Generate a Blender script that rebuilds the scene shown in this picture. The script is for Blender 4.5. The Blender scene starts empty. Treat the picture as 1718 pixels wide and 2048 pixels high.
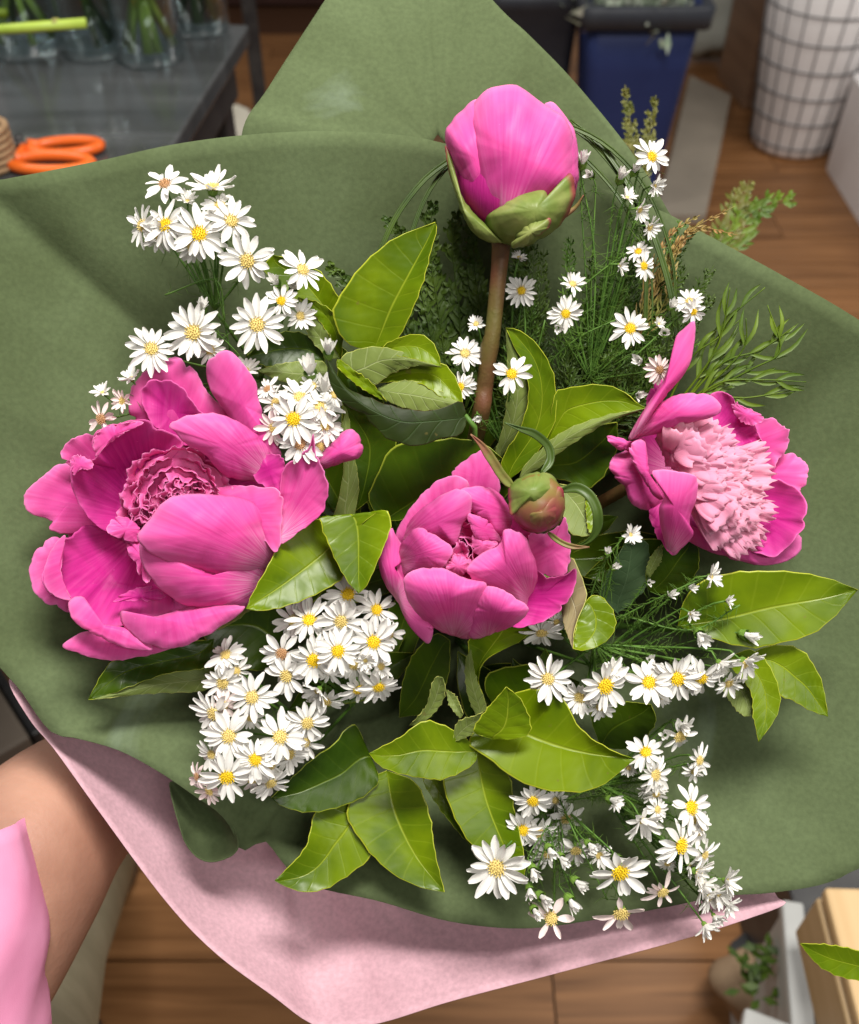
import bpy, math, random
import numpy as np
from mathutils import Vector, Matrix
R = math.radians
random.seed(7); rng = np.random.default_rng(7)
sc = bpy.context.scene
COL = sc.collection

# ------------------------------------------------------------------ camera
F = 1967.0            # focal length in photo pixels
D0 = 0.46             # metres from lens to the plane of the flowers
U = D0 / F
CP = np.array([0.0, 0.0, 1.5]); PITCH = R(45)
RT = np.array([1.0, 0, 0]); FW = np.array([0, math.cos(PITCH), -math.sin(PITCH)]); UP = np.array([0, math.sin(PITCH), math.cos(PITCH)])
cd = bpy.data.cameras.new('camera'); cam = bpy.data.objects.new('camera', cd); COL.objects.link(cam)
cd.sensor_fit = 'VERTICAL'; cd.sensor_height = 24; cd.lens = 12 / (1024 / F)
cd.clip_start = 0.02; cd.clip_end = 60
cam.location = CP; cam.rotation_euler = (R(90) - PITCH, 0, 0)
cd.dof.use_dof = True; cd.dof.focus_distance = D0 - 0.012; cd.dof.aperture_fstop = 6.3
sc.camera = cam

# ------------------------------------------------------------------ light
w = bpy.data.worlds.new('World'); sc.world = w; w.use_nodes = True
bg = w.node_tree.nodes['Background']; bg.inputs[0].default_value = (1.0, 0.97, 0.93, 1); bg.inputs[1].default_value = 0.17
def area(name, loc, sx, sy, power, col=(1, .96, .9), aim=None):
    l = bpy.data.lights.new(name, 'AREA'); l.shape = 'RECTANGLE'; l.size = sx; l.size_y = sy; l.energy = power; l.color = col
    o = bpy.data.objects.new(name, l); COL.objects.link(o); o.location = loc
    if aim is not None:
        d = Vector(aim) - Vector(loc); o.rotation_euler = d.to_track_quat('-Z', 'Y').to_euler()
    return o
area('ceiling_light', (0.2, 0.32, 2.75), 0.7, 0.3, 46)
area('ceiling_light', (-1.6, 1.6, 2.75), 1.2, 0.3, 26)
area('ceiling_light', (1.7, 1.9, 2.75), 1.2, 0.3, 26)
area('ceiling_light', (0.9, -1.0, 2.75), 1.2, 0.3, 22)
sc.view_settings.view_transform = 'Standard'; sc.view_settings.look = 'None'
sc.view_settings.exposure = 0.12; sc.view_settings.gamma = 1.0; sc.view_settings.use_curve_mapping = False
sc.cycles.max_bounces = 6; sc.cycles.transmission_bounces = 6; sc.cycles.caustics_reflective = False; sc.cycles.caustics_refractive = False

# ------------------------------------------------------------------ helpers
def W(p):
    """(x, y, h) -> world: x, y in photo pixels, h in plane pixels towards the lens."""
    p = np.atleast_2d(np.asarray(p, float)); d = D0 - p[:, 2] * U
    return CP + FW * d[:, None] + RT * ((p[:, 0] - 859) * d / F)[:, None] + UP * ((1024 - p[:, 1]) * d / F)[:, None]
def ray_z(x, y, z):
    v = FW + RT * (x - 859) / F + UP * (1024 - y) / F
    t = (z - CP[2]) / v[2]; return CP + v * t
def ray_y(x, y, Y):
    v = FW + RT * (x - 859) / F + UP * (1024 - y) / F
    return CP + v * (Y - CP[1]) / v[1]
def zr(ox, oy, s):
    return lambda pts: [(p[0] / s + ox, p[1] / s + oy) + tuple(p[2:]) for p in pts]
R1 = zr(0, 0, 2.4543); R2 = zr(500, 100, 2.4543); R3 = zr(1018, 0, 2.4543); R4 = zr(0, 650, 2.2907); R5 = zr(450, 650, 2.2907)
R6 = zr(1000, 600, 2.3928); R7 = zr(850, 1250, 2.4543); R8 = zr(350, 1150, 2.4543); R9 = zr(1018, 1348, 2.4543); R0 = lambda p: list(p)

def mesh(name, V, Fc, mats, parent=None, origin=None, smooth=True, uv=None, attr=None, mi=None, attr2=None):
    V = np.asarray(V, float)
    if origin is None:
        origin = np.array(parent['_o']) if parent is not None and '_o' in parent else np.zeros(3)
    me = bpy.data.meshes.new(name); me.from_pydata((V - origin).tolist(), [], [list(f) for f in Fc])
    for m in (mats if isinstance(mats, (list, tuple)) else [mats]): me.materials.append(m)
    if smooth: me.polygons.foreach_set('use_smooth', [True] * len(me.polygons))
    if mi is not None: me.polygons.foreach_set('material_index', list(mi))
    if uv is not None:
        l = me.uv_layers.new(name='UVMap'); idx = np.zeros(len(me.loops), int); me.loops.foreach_get('vertex_index', idx)
        l.data.foreach_set('uv', np.asarray(uv, float)[idx].ravel())
    if attr is not None:
        a = me.attributes.new('rim', 'FLOAT', 'POINT'); a.data.foreach_set('value', np.asarray(attr, float))
    if attr2 is not None:
        a = me.attributes.new('foot', 'FLOAT', 'POINT'); a.data.foreach_set('value', np.asarray(attr2, float))
    me.update()
    o = bpy.data.objects.new(name, me); COL.objects.link(o)
    if parent is not None: o.parent = parent
    return o
def thing(name, label, cat, o3, group=None, kind=None):
    o = bpy.data.objects.new(name, None); COL.objects.link(o); o.empty_display_size = .02
    o3 = np.asarray(o3, float).ravel(); o.location = o3; o['_o'] = [float(v) for v in o3]
    return tag(o, label, cat, group, kind)
def tag(o, label=None, cat=None, group=None, kind=None):
    if label: o['label'] = label
    if cat: o['category'] = cat
    if group: o['group'] = group
    if kind: o['kind'] = kind
    return o
def solid(o, t, off=0, mo=0, lev=0):
    m = o.modifiers.new('thickness', 'SOLIDIFY'); m.thickness = t; m.offset = off; m.material_offset = mo; m.use_rim = True
    return o
def crom(P, n, closed=False):
    P = np.asarray(P, float); k = len(P)
    if k < 3 and not closed:
        t = np.linspace(0, 1, n)[:, None]; return P[0] * (1 - t) + P[-1] * t
    if closed: Q = np.vstack([P[-1], P, P[0], P[1]]); seg = k
    else: Q = np.vstack([2 * P[0] - P[1], P, 2 * P[-1] - P[-2]]); seg = k - 1
    L = np.linalg.norm(np.diff(Q[1:seg + 2], axis=0), axis=1) + 1e-9; cum = np.r_[0, np.cumsum(L)]
    s = np.linspace(0, cum[-1], n, endpoint=not closed)
    i = np.clip(np.searchsorted(cum, s, side='right') - 1, 0, seg - 1); t = ((s - cum[i]) / L[i])[:, None]
    a, b, c, d = Q[i], Q[i + 1], Q[i + 2], Q[i + 3]
    return .5 * ((2 * b) + (c - a) * t + (2 * a - 5 * b + 4 * c - d) * t ** 2 + (3 * b - a - 3 * c + d) * t ** 3)
def grid_faces(n, m, close=False):
    f = []
    for i in range(n - 1):
        for j in range(m - 1 if not close else m):
            j2 = (j + 1) % m; f.append((i * m + j, i * m + j2, (i + 1) * m + j2, (i + 1) * m + j))
    return f
def tube_world(P, rad, ns=8, cap=True):
    P = np.asarray(P, float); rad = np.broadcast_to(rad, len(P)); T = np.gradient(P, axis=0); T /= np.linalg.norm(T, axis=1)[:, None] + 1e-12
    ref = np.array([.31, .52, .79]); V = []
    a = np.cross(T[0], ref); a /= np.linalg.norm(a)
    for p, t, r in zip(P, T, rad):
        a = a - t * a.dot(t); a /= np.linalg.norm(a) + 1e-12; b = np.cross(t, a)
        for k in range(ns):
            th = 2 * math.pi * k / ns; V.append(p + r * (math.cos(th) * a + math.sin(th) * b))
    Fc = grid_faces(len(P), ns, True)
    if cap: Fc += [tuple(range(ns))[::-1], tuple(range((len(P) - 1) * ns, len(P) * ns))]
    return np.array(V), Fc
class MB:
    def __init__(s): s.V = []; s.F = []; s.mi = []; s.n = 0
    def add(s, V, Fc, mi=0):
        s.V.append(np.asarray(V)); s.F += [tuple(i + s.n for i in f) for f in Fc]; s.mi += [mi] * len(Fc); s.n += len(V); return s
    def tube(s, pts, n=12, ns=6, mi=0):
        """pts (x,y,h,r) in photo space"""
        q = crom(pts, n); P = W(q[:, :3]); return s.add(*tube_world(P, np.maximum(q[:, 3], .2) * U, ns), mi=mi)
    def wtube(s, P, r, ns=8, mi=0): return s.add(*tube_world(P, r, ns), mi=mi)
    def box(s, c, d, M=None, mi=0):
        V = np.array([[x, y, z] for x in (-.5, .5) for y in (-.5, .5) for z in (-.5, .5)]) * d
        if M is not None: V = V @ np.array(M).T
        return s.add(V + c, [(0, 1, 3, 2), (4, 6, 7, 5), (0, 4, 5, 1), (2, 3, 7, 6), (0, 2, 6, 4), (1, 5, 7, 3)], mi=mi)
    def build(s, name, mats, parent=None, origin=None, smooth=True, uv=None):
        return mesh(name, np.vstack(s.V), s.F, mats, parent, origin, smooth, uv=uv, mi=s.mi)
def wob(x, seed, amp=1.0, f=1.0):
    r = np.random.default_rng(seed); o = np.zeros_like(x)
    for k in range(1, 6):
        o += r.normal() / k ** .7 * np.sin(x * f * k + r.uniform(0, 6.28))
    return o * amp

# ------------------------------------------------------------------ materials
def mat(name, rough=.6, spec=.3, trans=0.0, bump=0, bscale=200, coat=0):
    """returns material, nodes, links, principled, a texture-coordinate node; trans = share of light let through"""
    m = bpy.data.materials.new(name); m.use_nodes = True; nt = m.node_tree; N = nt.nodes; L = nt.links
    b = N['Principled BSDF']; b.inputs['Roughness'].default_value = rough; b.inputs['Specular IOR Level'].default_value = spec
    b.inputs['Coat Weight'].default_value = coat
    tc = N.new('ShaderNodeTexCoord')
    if bump:
        nz = N.new('ShaderNodeTexNoise'); nz.inputs['Scale'].default_value = bscale; nz.inputs['Detail'].default_value = 5
        L.new(tc.outputs['Object'], nz.inputs['Vector']); bp = N.new('ShaderNodeBump'); bp.inputs['Strength'].default_value = bump; bp.inputs['Distance'].default_value = .001
        L.new(nz.outputs['Fac'], bp.inputs['Height']); L.new(bp.outputs['Normal'], b.inputs['Normal'])
    if trans:
        tr = N.new('ShaderNodeBsdfTranslucent'); mx = N.new('ShaderNodeMixShader'); mx.inputs[0].default_value = trans
        out = N['Material Output']; L.new(b.outputs[0], mx.inputs[1]); L.new(tr.outputs[0], mx.inputs[2]); L.new(mx.outputs[0], out.inputs[0])
        m['tr'] = tr.name
    return m, N, L, b, tc
def ramp(N, stops, interp='LINEAR'):
    r = N.new('ShaderNodeValToRGB'); e = r.color_ramp.elements; r.color_ramp.interpolation = interp
    while len(e) < len(stops): e.new(.5)
    for k, (p, c) in enumerate(stops): e[k].position = p; e[k].color = (*c, 1) if len(c) == 3 else c
    return r
def noise(N, L, tc, scale, detail=4, src='Object', mapscale=None, dist=0):
    n = N.new('ShaderNodeTexNoise'); n.inputs['Scale'].default_value = scale; n.inputs['Detail'].default_value = detail; n.inputs['Distortion'].default_value = dist
    if mapscale:
        mp = N.new('ShaderNodeMapping'); mp.inputs['Scale'].default_value = mapscale; L.new(tc.outputs[src], mp.inputs[0]); L.new(mp.outputs[0], n.inputs['Vector'])
    else: L.new(tc.outputs[src], n.inputs['Vector'])
    return n
def setcol(m, N, L, b, sock, tint=None):
    L.new(sock, b.inputs['Base Color'])
    if 'tr' in m.keys(): L.new(sock, N[m['tr']].inputs['Color'])
def mixc(N, L, fac, a, c, mode='MIX'):
    x = N.new('ShaderNodeMix'); x.data_type = 'RGBA'; x.blend_type = mode
    for s, v in ((0, fac), (6, a), (7, c)):
        if isinstance(v, (int, float)): x.inputs[s].default_value = v
        elif isinstance(v, tuple): x.inputs[s].default_value = (*v, 1) if len(v) == 3 else v
        else: L.new(v, x.inputs[s])
    return x.outputs[2]
def simple(name, c1, c2=None, scale=30, rough=.6, spec=.3, trans=0, bump=0, bscale=200, metal=0, mapscale=None):
    m, N, L, b, tc = mat(name, rough, spec, trans, bump, bscale); b.inputs['Metallic'].default_value = metal
    n = noise(N, L, tc, scale, mapscale=mapscale); r = ramp(N, [(.35, c1), (.65, c2 or c1)]); L.new(n.outputs['Fac'], r.inputs[0]); setcol(m, N, L, b, r.outputs[0]); return m

def petal_mat(name, deep, body, pale, trans=.33, vein=.35):
    m, N, L, b, tc = mat(name, .48, .22, trans)
    n = noise(N, L, tc, 1, 7, 'UV', (70, 1.8, 1)); n2 = noise(N, L, tc, 34, 4)
    r = ramp(N, [(.3, deep), (.52, body), (.78, tuple(.6 * a + .4 * c for a, c in zip(body, pale)))]); L.new(n.outputs['Fac'], r.inputs[0])
    base = mixc(N, L, vein, body, r.outputs[0])
    at = N.new('ShaderNodeAttribute'); at.attribute_name = 'rim'
    rr = ramp(N, [(.0, (0, 0, 0)), (.6, (.10,) * 3), (.9, (.28,) * 3), (.97, (.5,) * 3), (1, (.9,) * 3)]); L.new(at.outputs['Fac'], rr.inputs[0])
    c = mixc(N, L, rr.outputs[0], base, pale)
    q = ramp(N, [(.3, (.80, .72, .82)), (.7, (1.1, 1.18, 1.1))]); L.new(n2.outputs['Fac'], q.inputs[0])
    c = mixc(N, L, .7, c, q.outputs[0], 'MULTIPLY')
    ft = N.new('ShaderNodeAttribute'); ft.attribute_name = 'foot'; mu = N.new('ShaderNodeMath'); mu.operation = 'MULTIPLY'; fr_ = ramp(N, [(.62, (0, 0, 0)), (.95, (1, 1, 1))]); L.new(ft.outputs['Fac'], fr_.inputs[0])
    sr_ = ramp(N, [(.35, (0, 0, 0)), (.62, (.9,) * 3)]); L.new(n.outputs['Fac'], sr_.inputs[0]); L.new(fr_.outputs[0], mu.inputs[0]); L.new(sr_.outputs[0], mu.inputs[1]); c = mixc(N, L, mu.outputs[0], c, tuple(.5 * v + .5 * k for v, k in zip(pale, (.9, .75, .82))))
    sp_ = noise(N, L, tc, 520, 2); sq_ = ramp(N, [(.74, (0, 0, 0)), (.78, (.35,) * 3)]); L.new(sp_.outputs['Fac'], sq_.inputs[0]); c = mixc(N, L, sq_.outputs[0], c, pale)
    setcol(m, N, L, b, c)
    bp = N.new('ShaderNodeBump'); bp.inputs['Strength'].default_value = .4; bp.inputs['Distance'].default_value = .0006
    L.new(n.outputs['Fac'], bp.inputs['Height']); L.new(bp.outputs['Normal'], b.inputs['Normal'])
    return m
PK = petal_mat('peony_pink', (.70, .032, .28), (.83, .085, .405), (.89, .31, .60), vein=.55)
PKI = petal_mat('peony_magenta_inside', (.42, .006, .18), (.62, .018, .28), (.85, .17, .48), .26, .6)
PKR = petal_mat('peony_rose_centre', (.74, .050, .30), (.86, .14, .44), (.91, .30, .58), .33)
PKP = petal_mat('peony_pale_centre', (.88, .22, .42), (.92, .36, .54), (.95, .54, .68), .4)

def leaf_mat(name, dark, light, vein, edge, rough=.33, trans=.14, vs=.5):
    m, N, L, b, tc = mat(name, rough, .24, trans)
    sx = N.new('ShaderNodeSeparateXYZ'); L.new(tc.outputs['UV'], sx.inputs[0])
    def mth(op, a, c=None, cl=False):
        n = N.new('ShaderNodeMath'); n.operation = op; n.use_clamp = cl
        for k, v in enumerate((a, c)):
            if v is None: continue
            if isinstance(v, (int, float)): n.inputs[k].default_value = v
            else: L.new(v, n.inputs[k])
        return n.outputs[0]
    u = mth('ABSOLUTE', mth('SUBTRACT', sx.outputs[0], .5)); u = mth('MULTIPLY', u, 2.0)   # 0 at the rib, 1 at the margin
    n = noise(N, L, tc, 45, 4); nb = noise(N, L, tc, 24, 5, dist=.6)
    r = ramp(N, [(.36, dark), (.62, light)]); L.new(nb.outputs['Fac'], r.inputs[0])
    # side veins
    q = mth('SUBTRACT', sx.outputs[1], mth('MULTIPLY', mth('POWER', u, .8), .13)); q = mth('ADD', q, mth('MULTIPLY', n.outputs['Fac'], .02))
    s = mth('SINE', mth('MULTIPLY', q, 50)); s = mth('POWER', mth('MAXIMUM', s, 0.0), 24)
    rib = mth('SUBTRACT', 1, mth('MULTIPLY', u, 22), True)
    va = mth('MAXIMUM', mth('MULTIPLY', s, vs * .55), rib, True)
    c = mixc(N, L, va, r.outputs[0], vein)
    e = mth('MULTIPLY', mth('SUBTRACT', u, .962), 34, True); c = mixc(N, L, e, c, edge); sp = noise(N, L, tc, 120, 3); sr = ramp(N, [(.72, (0, 0, 0)), (.76, (.5,) * 3)]); L.new(sp.outputs['Fac'], sr.inputs[0]); c = mixc(N, L, sr.outputs[0], c, (.16, .12, .03))
    fine = ramp(N, [(.3, (.8, .8, .8)), (.7, (1.12, 1.12, 1.12))]); L.new(n.outputs['Fac'], fine.inputs[0]); c = mixc(N, L, .6, c, fine.outputs[0], 'MULTIPLY')
    setcol(m, N, L, b, c)
    bp = N.new('ShaderNodeBump'); bp.inputs['Strength'].default_value = .4; bp.inputs['Distance'].default_value = .0008; bp.invert = True
    hh = mth('ADD', va, mth('MULTIPLY', n.outputs['Fac'], .25)); L.new(hh, bp.inputs['Height']); L.new(bp.outputs['Normal'], b.inputs['Normal'])
    return m
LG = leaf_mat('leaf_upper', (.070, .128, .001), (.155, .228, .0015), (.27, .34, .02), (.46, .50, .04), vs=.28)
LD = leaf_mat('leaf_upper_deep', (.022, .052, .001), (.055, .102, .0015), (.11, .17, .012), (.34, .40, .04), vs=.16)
LU = leaf_mat('leaf_underside', (.15, .20, .045), (.21, .27, .065), (.36, .42, .18), (.58, .60, .16), .5, .2, .8)
LT = leaf_mat('leaf_tan_underside', (.33, .27, .14), (.43, .36, .20), (.45, .40, .25), (.55, .56, .15), .5, .2, .8)
LK = leaf_mat('leaf_dark_peony', (.011, .020, .002), (.022, .038, .003), (.03, .065, .012), (.06, .03, .02), .5, .05, .6)
LY = leaf_mat('leaf_grey_green', (.045, .085, .035), (.07, .12, .05), (.09, .15, .07), (.09, .14, .06), .45, .08, .5)

def paper_mat(name, c1, c2, spot=None, trans=.12):
    m, N, L, b, tc = mat(name, .88, .12, trans)
    n = noise(N, L, tc, 9, 8, dist=.5); f = noise(N, L, tc, 420, 3, mapscale=(1, 1, 1)); fi = noise(N, L, tc, 130, 5, mapscale=(1.0, .28, .28))
    r = ramp(N, [(.32, c1), (.68, c2)]); L.new(n.outputs['Fac'], r.inputs[0])
    g = ramp(N, [(.3, (.72, .72, .72)), (.7, (1.22, 1.22, 1.22))]); L.new(f.outputs['Fac'], g.inputs[0])
    c = mixc(N, L, .38, r.outputs[0], g.outputs[0], 'MULTIPLY')
    if spot:
        s = noise(N, L, tc, 11, 6, dist=1.2); sr = ramp(N, [(.66, (0, 0, 0)), (.76, (.34,) * 3)]); L.new(s.outputs['Fac'], sr.inputs[0]); c = mixc(N, L, sr.outputs[0], c, spot)
    setcol(m, N, L, b, c)
    ad = N.new('ShaderNodeMath'); ad.operation = 'ADD'; L.new(f.outputs['Fac'], ad.inputs[0]); L.new(fi.outputs['Fac'], ad.inputs[1])
    bp = N.new('ShaderNodeBump'); bp.inputs['Strength'].default_value = .3; bp.inputs['Distance'].default_value = .0005
    L.new(ad.outputs[0], bp.inputs['Height']); L.new(bp.outputs['Normal'], b.inputs['Normal']); return m
GP = paper_mat('green_paper', (.074, .098, .042), (.115, .152, .072), (.26, .33, .27), .12)
PP = paper_mat('pink_tissue', (.62, .38, .44), (.74, .47, .54), None, .2)

WH = simple('daisy_white', (.74, .72, .68), (.84, .83, .80), 60, .5, .25, .18)
WHP = simple('daisy_blush', (.84, .66, .64), (.86, .78, .75), 60, .5, .25, .18)
DY = simple('disc_yellow', (.78, .50, .01), (.86, .66, .03), 900, .6)
DP = simple('disc_straw', (.62, .46, .12), (.78, .64, .26), 900, .6)
DB = simple('disc_brown', (.42, .22, .10), (.60, .36, .18), 900, .6)
GS = simple('stem_green', (.06, .14, .02), (.11, .22, .035), 80, .5, .3, .08)
GT = simple('thread_foliage', (.055, .12, .012), (.10, .19, .02), 60, .5, .3, .12)
GF = simple('dark_fern', (.030, .062, .006), (.068, .115, .010), 50, .5, .3, .1)
GG = simple('grass_blue_green', (.032, .062, .008), (.055, .095, .012), 60, .42, .35, .08)
GV = simple('fern_yellow_green', (.055, .105, .004), (.125, .19, .008), 50, .5, .3, .12)
BRF = simple('fern_bronze', (.30, .15, .05), (.22, .22, .05), 50, .5, .3, .12)
STEM = simple('peony_stem', (.105, .095, .022), (.125, .042, .022), 26, .5, .3, mapscale=(1, 1, 1), bump=.3, bscale=500)
def sepal_mat(name, c1, c2, scale, red=.8):
    m, N, L, b, tc = mat(name, .45, .3, .08, .3, 300); n = noise(N, L, tc, scale, 4); r = ramp(N, [(.35, c1), (.65, c2)]); L.new(n.outputs['Fac'], r.inputs[0])
    at = N.new('ShaderNodeAttribute'); at.attribute_name = 'rim'; rr = ramp(N, [(.0, (0, 0, 0)), (.84, (0,) * 3), (.95, (red,) * 3), (1, (red,) * 3)]); L.new(at.outputs['Fac'], rr.inputs[0])
    setcol(m, N, L, b, mixc(N, L, rr.outputs[0], r.outputs[0], (.26, .015, .05))); return m
SEP = sepal_mat('sepal_green', (.12, .18, .03), (.22, .25, .07), 70)
SEPR = sepal_mat('sepal_red_green', (.17, .19, .04), (.26, .05, .06), 60)
RED = simple('sepal_margin_red', (.32, .02, .06), (.40, .05, .08), 90, .5)
SKIN = simple('skin', (.31, .155, .105), (.43, .235, .165), 18, .5, .35, 0, .25, 350); SKIN.node_tree.nodes['Principled BSDF'].inputs['Subsurface Weight'].default_value = .1; SKIN.node_tree.nodes['Principled BSDF'].inputs['Subsurface Radius'].default_value = (.01, .004, .002)

# ------------------------------------------------------------------ organic surfaces
def blade_geo(out, base, hb=0, ht=0, bulge=0, ruf=2.0, seed=0, nb=84, nr=13, drop=0, ctr=None, k=2.0, shell=False):
    """A cupped or domed sheet with the given outline. base: where it grows from; hb/ht: height near and far from the base;
    bulge: height of its middle over its edge; drop: how far the last bit of the rim turns away; ruf: waviness."""
    out = [tuple(p) for p in out]; B = np.array([p[:2] for p in out], float); hx = np.array([p[2] if len(p) > 2 else 0. for p in out])
    Q = crom(np.c_[B, hx], nb, True); th = np.linspace(0, 2 * math.pi, nb, endpoint=False)
    C = np.array(ctr if ctr else Q[:, :2].mean(0), float); base = np.array(base, float)
    rad = np.linalg.norm(Q[:, :2] - C, axis=1).mean()
    Q[:, :2] += ((Q[:, :2] - C) / (np.linalg.norm(Q[:, :2] - C, axis=1)[:, None] + 1e-6)) * (wob(th, seed + 5, min(ruf, 3) * .5, 4) + wob(th, seed + 15, min(ruf, 3) * .28, 11) - 2.2 * ruf * np.maximum(0, np.sin(th * 3 + seed * 1.7)) ** 40)[:, None]
    far = np.linalg.norm(Q[:, :2] - base, axis=1).max(); und = min(2.4, rad * .03) * (.6 if shell else 1)
    V = []; UVs = []; rim = []; foot = []
    ax = C - base; a0 = math.atan2(ax[1], ax[0])
    rs = np.array([.0] + list(np.linspace(.16, .88, nr - 2)) + [.96, 1.0])
    for r in rs[1:]:
        xy = C + (Q[:, :2] - C) * r
        dist = np.linalg.norm(xy - base, axis=1) / far
        ds = np.sin(np.clip(dist, 0, 1) * math.pi / 2) if shell else dist
        h = hb + (ht - hb) * ds + Q[:, 2] * r ** 2 + bulge * (1 - r ** k) - drop * max(0, (r - .7) / .3) ** 2 * (np.clip(1.1 - dist, 0, 1) if shell else 1)
        h = h + wob(th, seed, ruf * .9 * r ** 3, 2) + wob(th, seed + 9, ruf * .45 * r ** 7, 7)
        h = h + und * (np.sin(xy[:, 0] / 19 + xy[:, 1] / 33 + seed) + np.sin(xy[:, 0] / 37 - xy[:, 1] / 23 + 2 * seed) + .4 * np.sin(xy[:, 0] / 9 + xy[:, 1] / 14 + seed * 3))
        h = h + np.clip((dist - .45) / .55, 0, 1) * r ** 4 * max(0, bulge) * (.3 if shell else .75); foot.append(1 - dist)
        V.append(np.c_[xy, h]); d = xy - base; ang = (np.arctan2(d[:, 1], d[:, 0]) - a0 + math.pi) % (2 * math.pi)
        UVs.append(np.c_[ang / (2 * math.pi) * 2.0 + seed * .37, dist + seed * .21]); e = np.full(nb, r)
        e = e * np.clip(.35 + .9 * np.linalg.norm(Q[:, :2] - base, axis=1) / far, 0, 1) ; rim.append(e)
    V = np.vstack(V); dc = np.linalg.norm(C - base) / far
    V = np.vstack([V, [C[0], C[1], V[:nb, 2].mean() + bulge * .16 ** k * .6]])
    UVs = np.vstack(UVs + [[[math.pi / (2 * math.pi) * 2 + seed * .37, dc + seed * .21]]]); rim = (np.r_[np.concatenate(rim), 0], np.r_[np.concatenate(foot), 1 - dc])
    m = len(rs) - 1; Fc = [tuple(reversed(f)) for f in grid_faces(m, nb, True)] ; c = m * nb
    Fc += [(c, j, (j + 1) % nb) for j in range(nb)]
    return V, Fc, UVs, rim
def blade(name, out, base, mats, parent, th=.0003, label=None, **kw):
    V, Fc, uv, rim = blade_geo(out, base, **kw)
    o = mesh(name, W(V), Fc, mats, parent, uv=uv, attr=rim[0], attr2=rim[1]); solid(o, th, 0, 1 if isinstance(mats, (list, tuple)) and len(mats) > 1 else 0)
    if label: o['label'] = label
    return o
def leaf_geo(out, ib, it, hb, ht, fold=12, mid=None, arch=0, teeth=1.0, n=26, seed=0, curl=0, s0=0., s1=0.):
    """out: closed outline; ib, it: indices of stalk end and tip; fold: how far the rib lies below the margins; arch: lift half way."""
    out = [tuple(p) for p in out]; k = len(out); A = []; i = ib
    while True:
        A.append(out[i]);
        if i == it: break
        i = (i + 1) % k
    Bq = []; i = ib
    while True:
        Bq.append(out[i]);
        if i == it: break
        i = (i - 1) % k
    f = lambda P: crom([(p[0], p[1], p[2] if len(p) > 2 else 0) for p in P], n)
    A = f(A); Bq = f(Bq); t = np.linspace(0, 1, n)
    M = crom([(p[0], p[1], 0) for p in mid], n) if mid else (A + Bq) / 2
    M[0, :2] = A[0, :2]; M[-1, :2] = A[-1, :2]
    env = np.sin(math.pi * np.clip(t, 0, 1)) ** .6
    for S, sd in ((A, 0), (Bq, 3)):
        d = S[:, :2] - M[:, :2]; ln = np.linalg.norm(d, axis=1)[:, None] + 1e-6
        tooth = ((t * 9 + sd * .13 + seed * .1) % 1.0) ** 3 * 4.0 * teeth * env
        S[:, :2] += d / ln * tooth[:, None]
    us = [-1, -.95, -.72, -.45, -.2, -.05, .05, .2, .45, .72, .95, 1]; V = []; UVs = []
    H = hb + (ht - hb) * t + arch * np.sin(math.pi * t)
    for j, u in enumerate(us):
        S = A if u < 0 else Bq; a = abs(u); xy = M[:, :2] * (1 - a) + S[:, :2] * a
        h = H + (M[:, 2] * (1 - a) + S[:, 2] * a) + fold * env * (a ** 1.3 - .5) + curl * env * max(0, a - .6) ** 2 * 4
        h += 2.2 * env * np.sin(50 * (t - .13 * a ** .8) + 1.57 * 3) * (a * (1 - a) * 4) * .8
        h += wob(t * 6.28 + u, seed, 1.8, 2) * a
        V.append(np.c_[xy, h]); UVs.append(np.c_[np.full(n, .5 + u / 2), t])
    V = np.stack(V, 1).reshape(-1, 3); UVs = np.stack(UVs, 1).reshape(-1, 2); return V, grid_faces(n, len(us)), UVs
def leaf(parent, segs, name='leaf', th=.00035, label=None):
    """segs: list of (outline, ib, it, hb, ht, top_material, kwargs): the lit face and, where a leaf turns over, its other face"""
    mb = MB(); uv = []; mats = []; 
    for out, ib, it, hb, ht, m, kw in segs:
        V, Fc, u = leaf_geo(out, ib, it, hb, ht, **kw)
        if m not in mats: mats.append(m)
        mb.add(W(V), Fc, mats.index(m)); uv.append(u)
    o = mb.build(name, mats, parent, uv=np.vstack(uv)); solid(o, th)
    if label: o['label'] = label
    return o
G = (870, 1230, -640)      # where the hand holds the stems
GW = W(G)[0]

# ------------------------------------------------------------------ wrapping papers
def sheet(name, bound, ctr, mat_, label, cat, p=.85, nr=26, nb=260, fold=14, seed=0, rng_th=None, group=None):
    o = thing(name, label, cat, GW, group)
    Q = crom(bound, nb, True); C = np.array(ctr, float); V = []; th = np.linspace(0, 2 * math.pi, nb, endpoint=False)
    rs = np.linspace(.06, 1, nr); cr_ = random.Random(seed); creases = [(cr_.uniform(0, 6.28), cr_.choice((-9, 7, 10))) for _ in range(9 if fold > 4 else 0)]
    for r in rs:
        xy = C[:2] + (Q[:, :2] - C[:2]) * r; h = C[2] + (Q[:, 2] - C[2]) * r ** p + wob(th, seed, fold * r * (1 - .3 * r), 2.2) + wob(th, seed + 3, 3 * r, 11) + r * sum(q_[1] * np.maximum(0, 1 - np.abs((th - q_[0] + .02 * math.sin(9 * r) + math.pi) % (2 * math.pi) - math.pi) / .10) for q_ in creases)
        V.append(np.c_[xy, h])
    Fc = [tuple(reversed(f)) for f in grid_faces(nr, nb, True)]
    s = mesh('paper', W(np.vstack(V)), Fc, mat_, o); solid(s, .0003)
    return o
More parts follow.
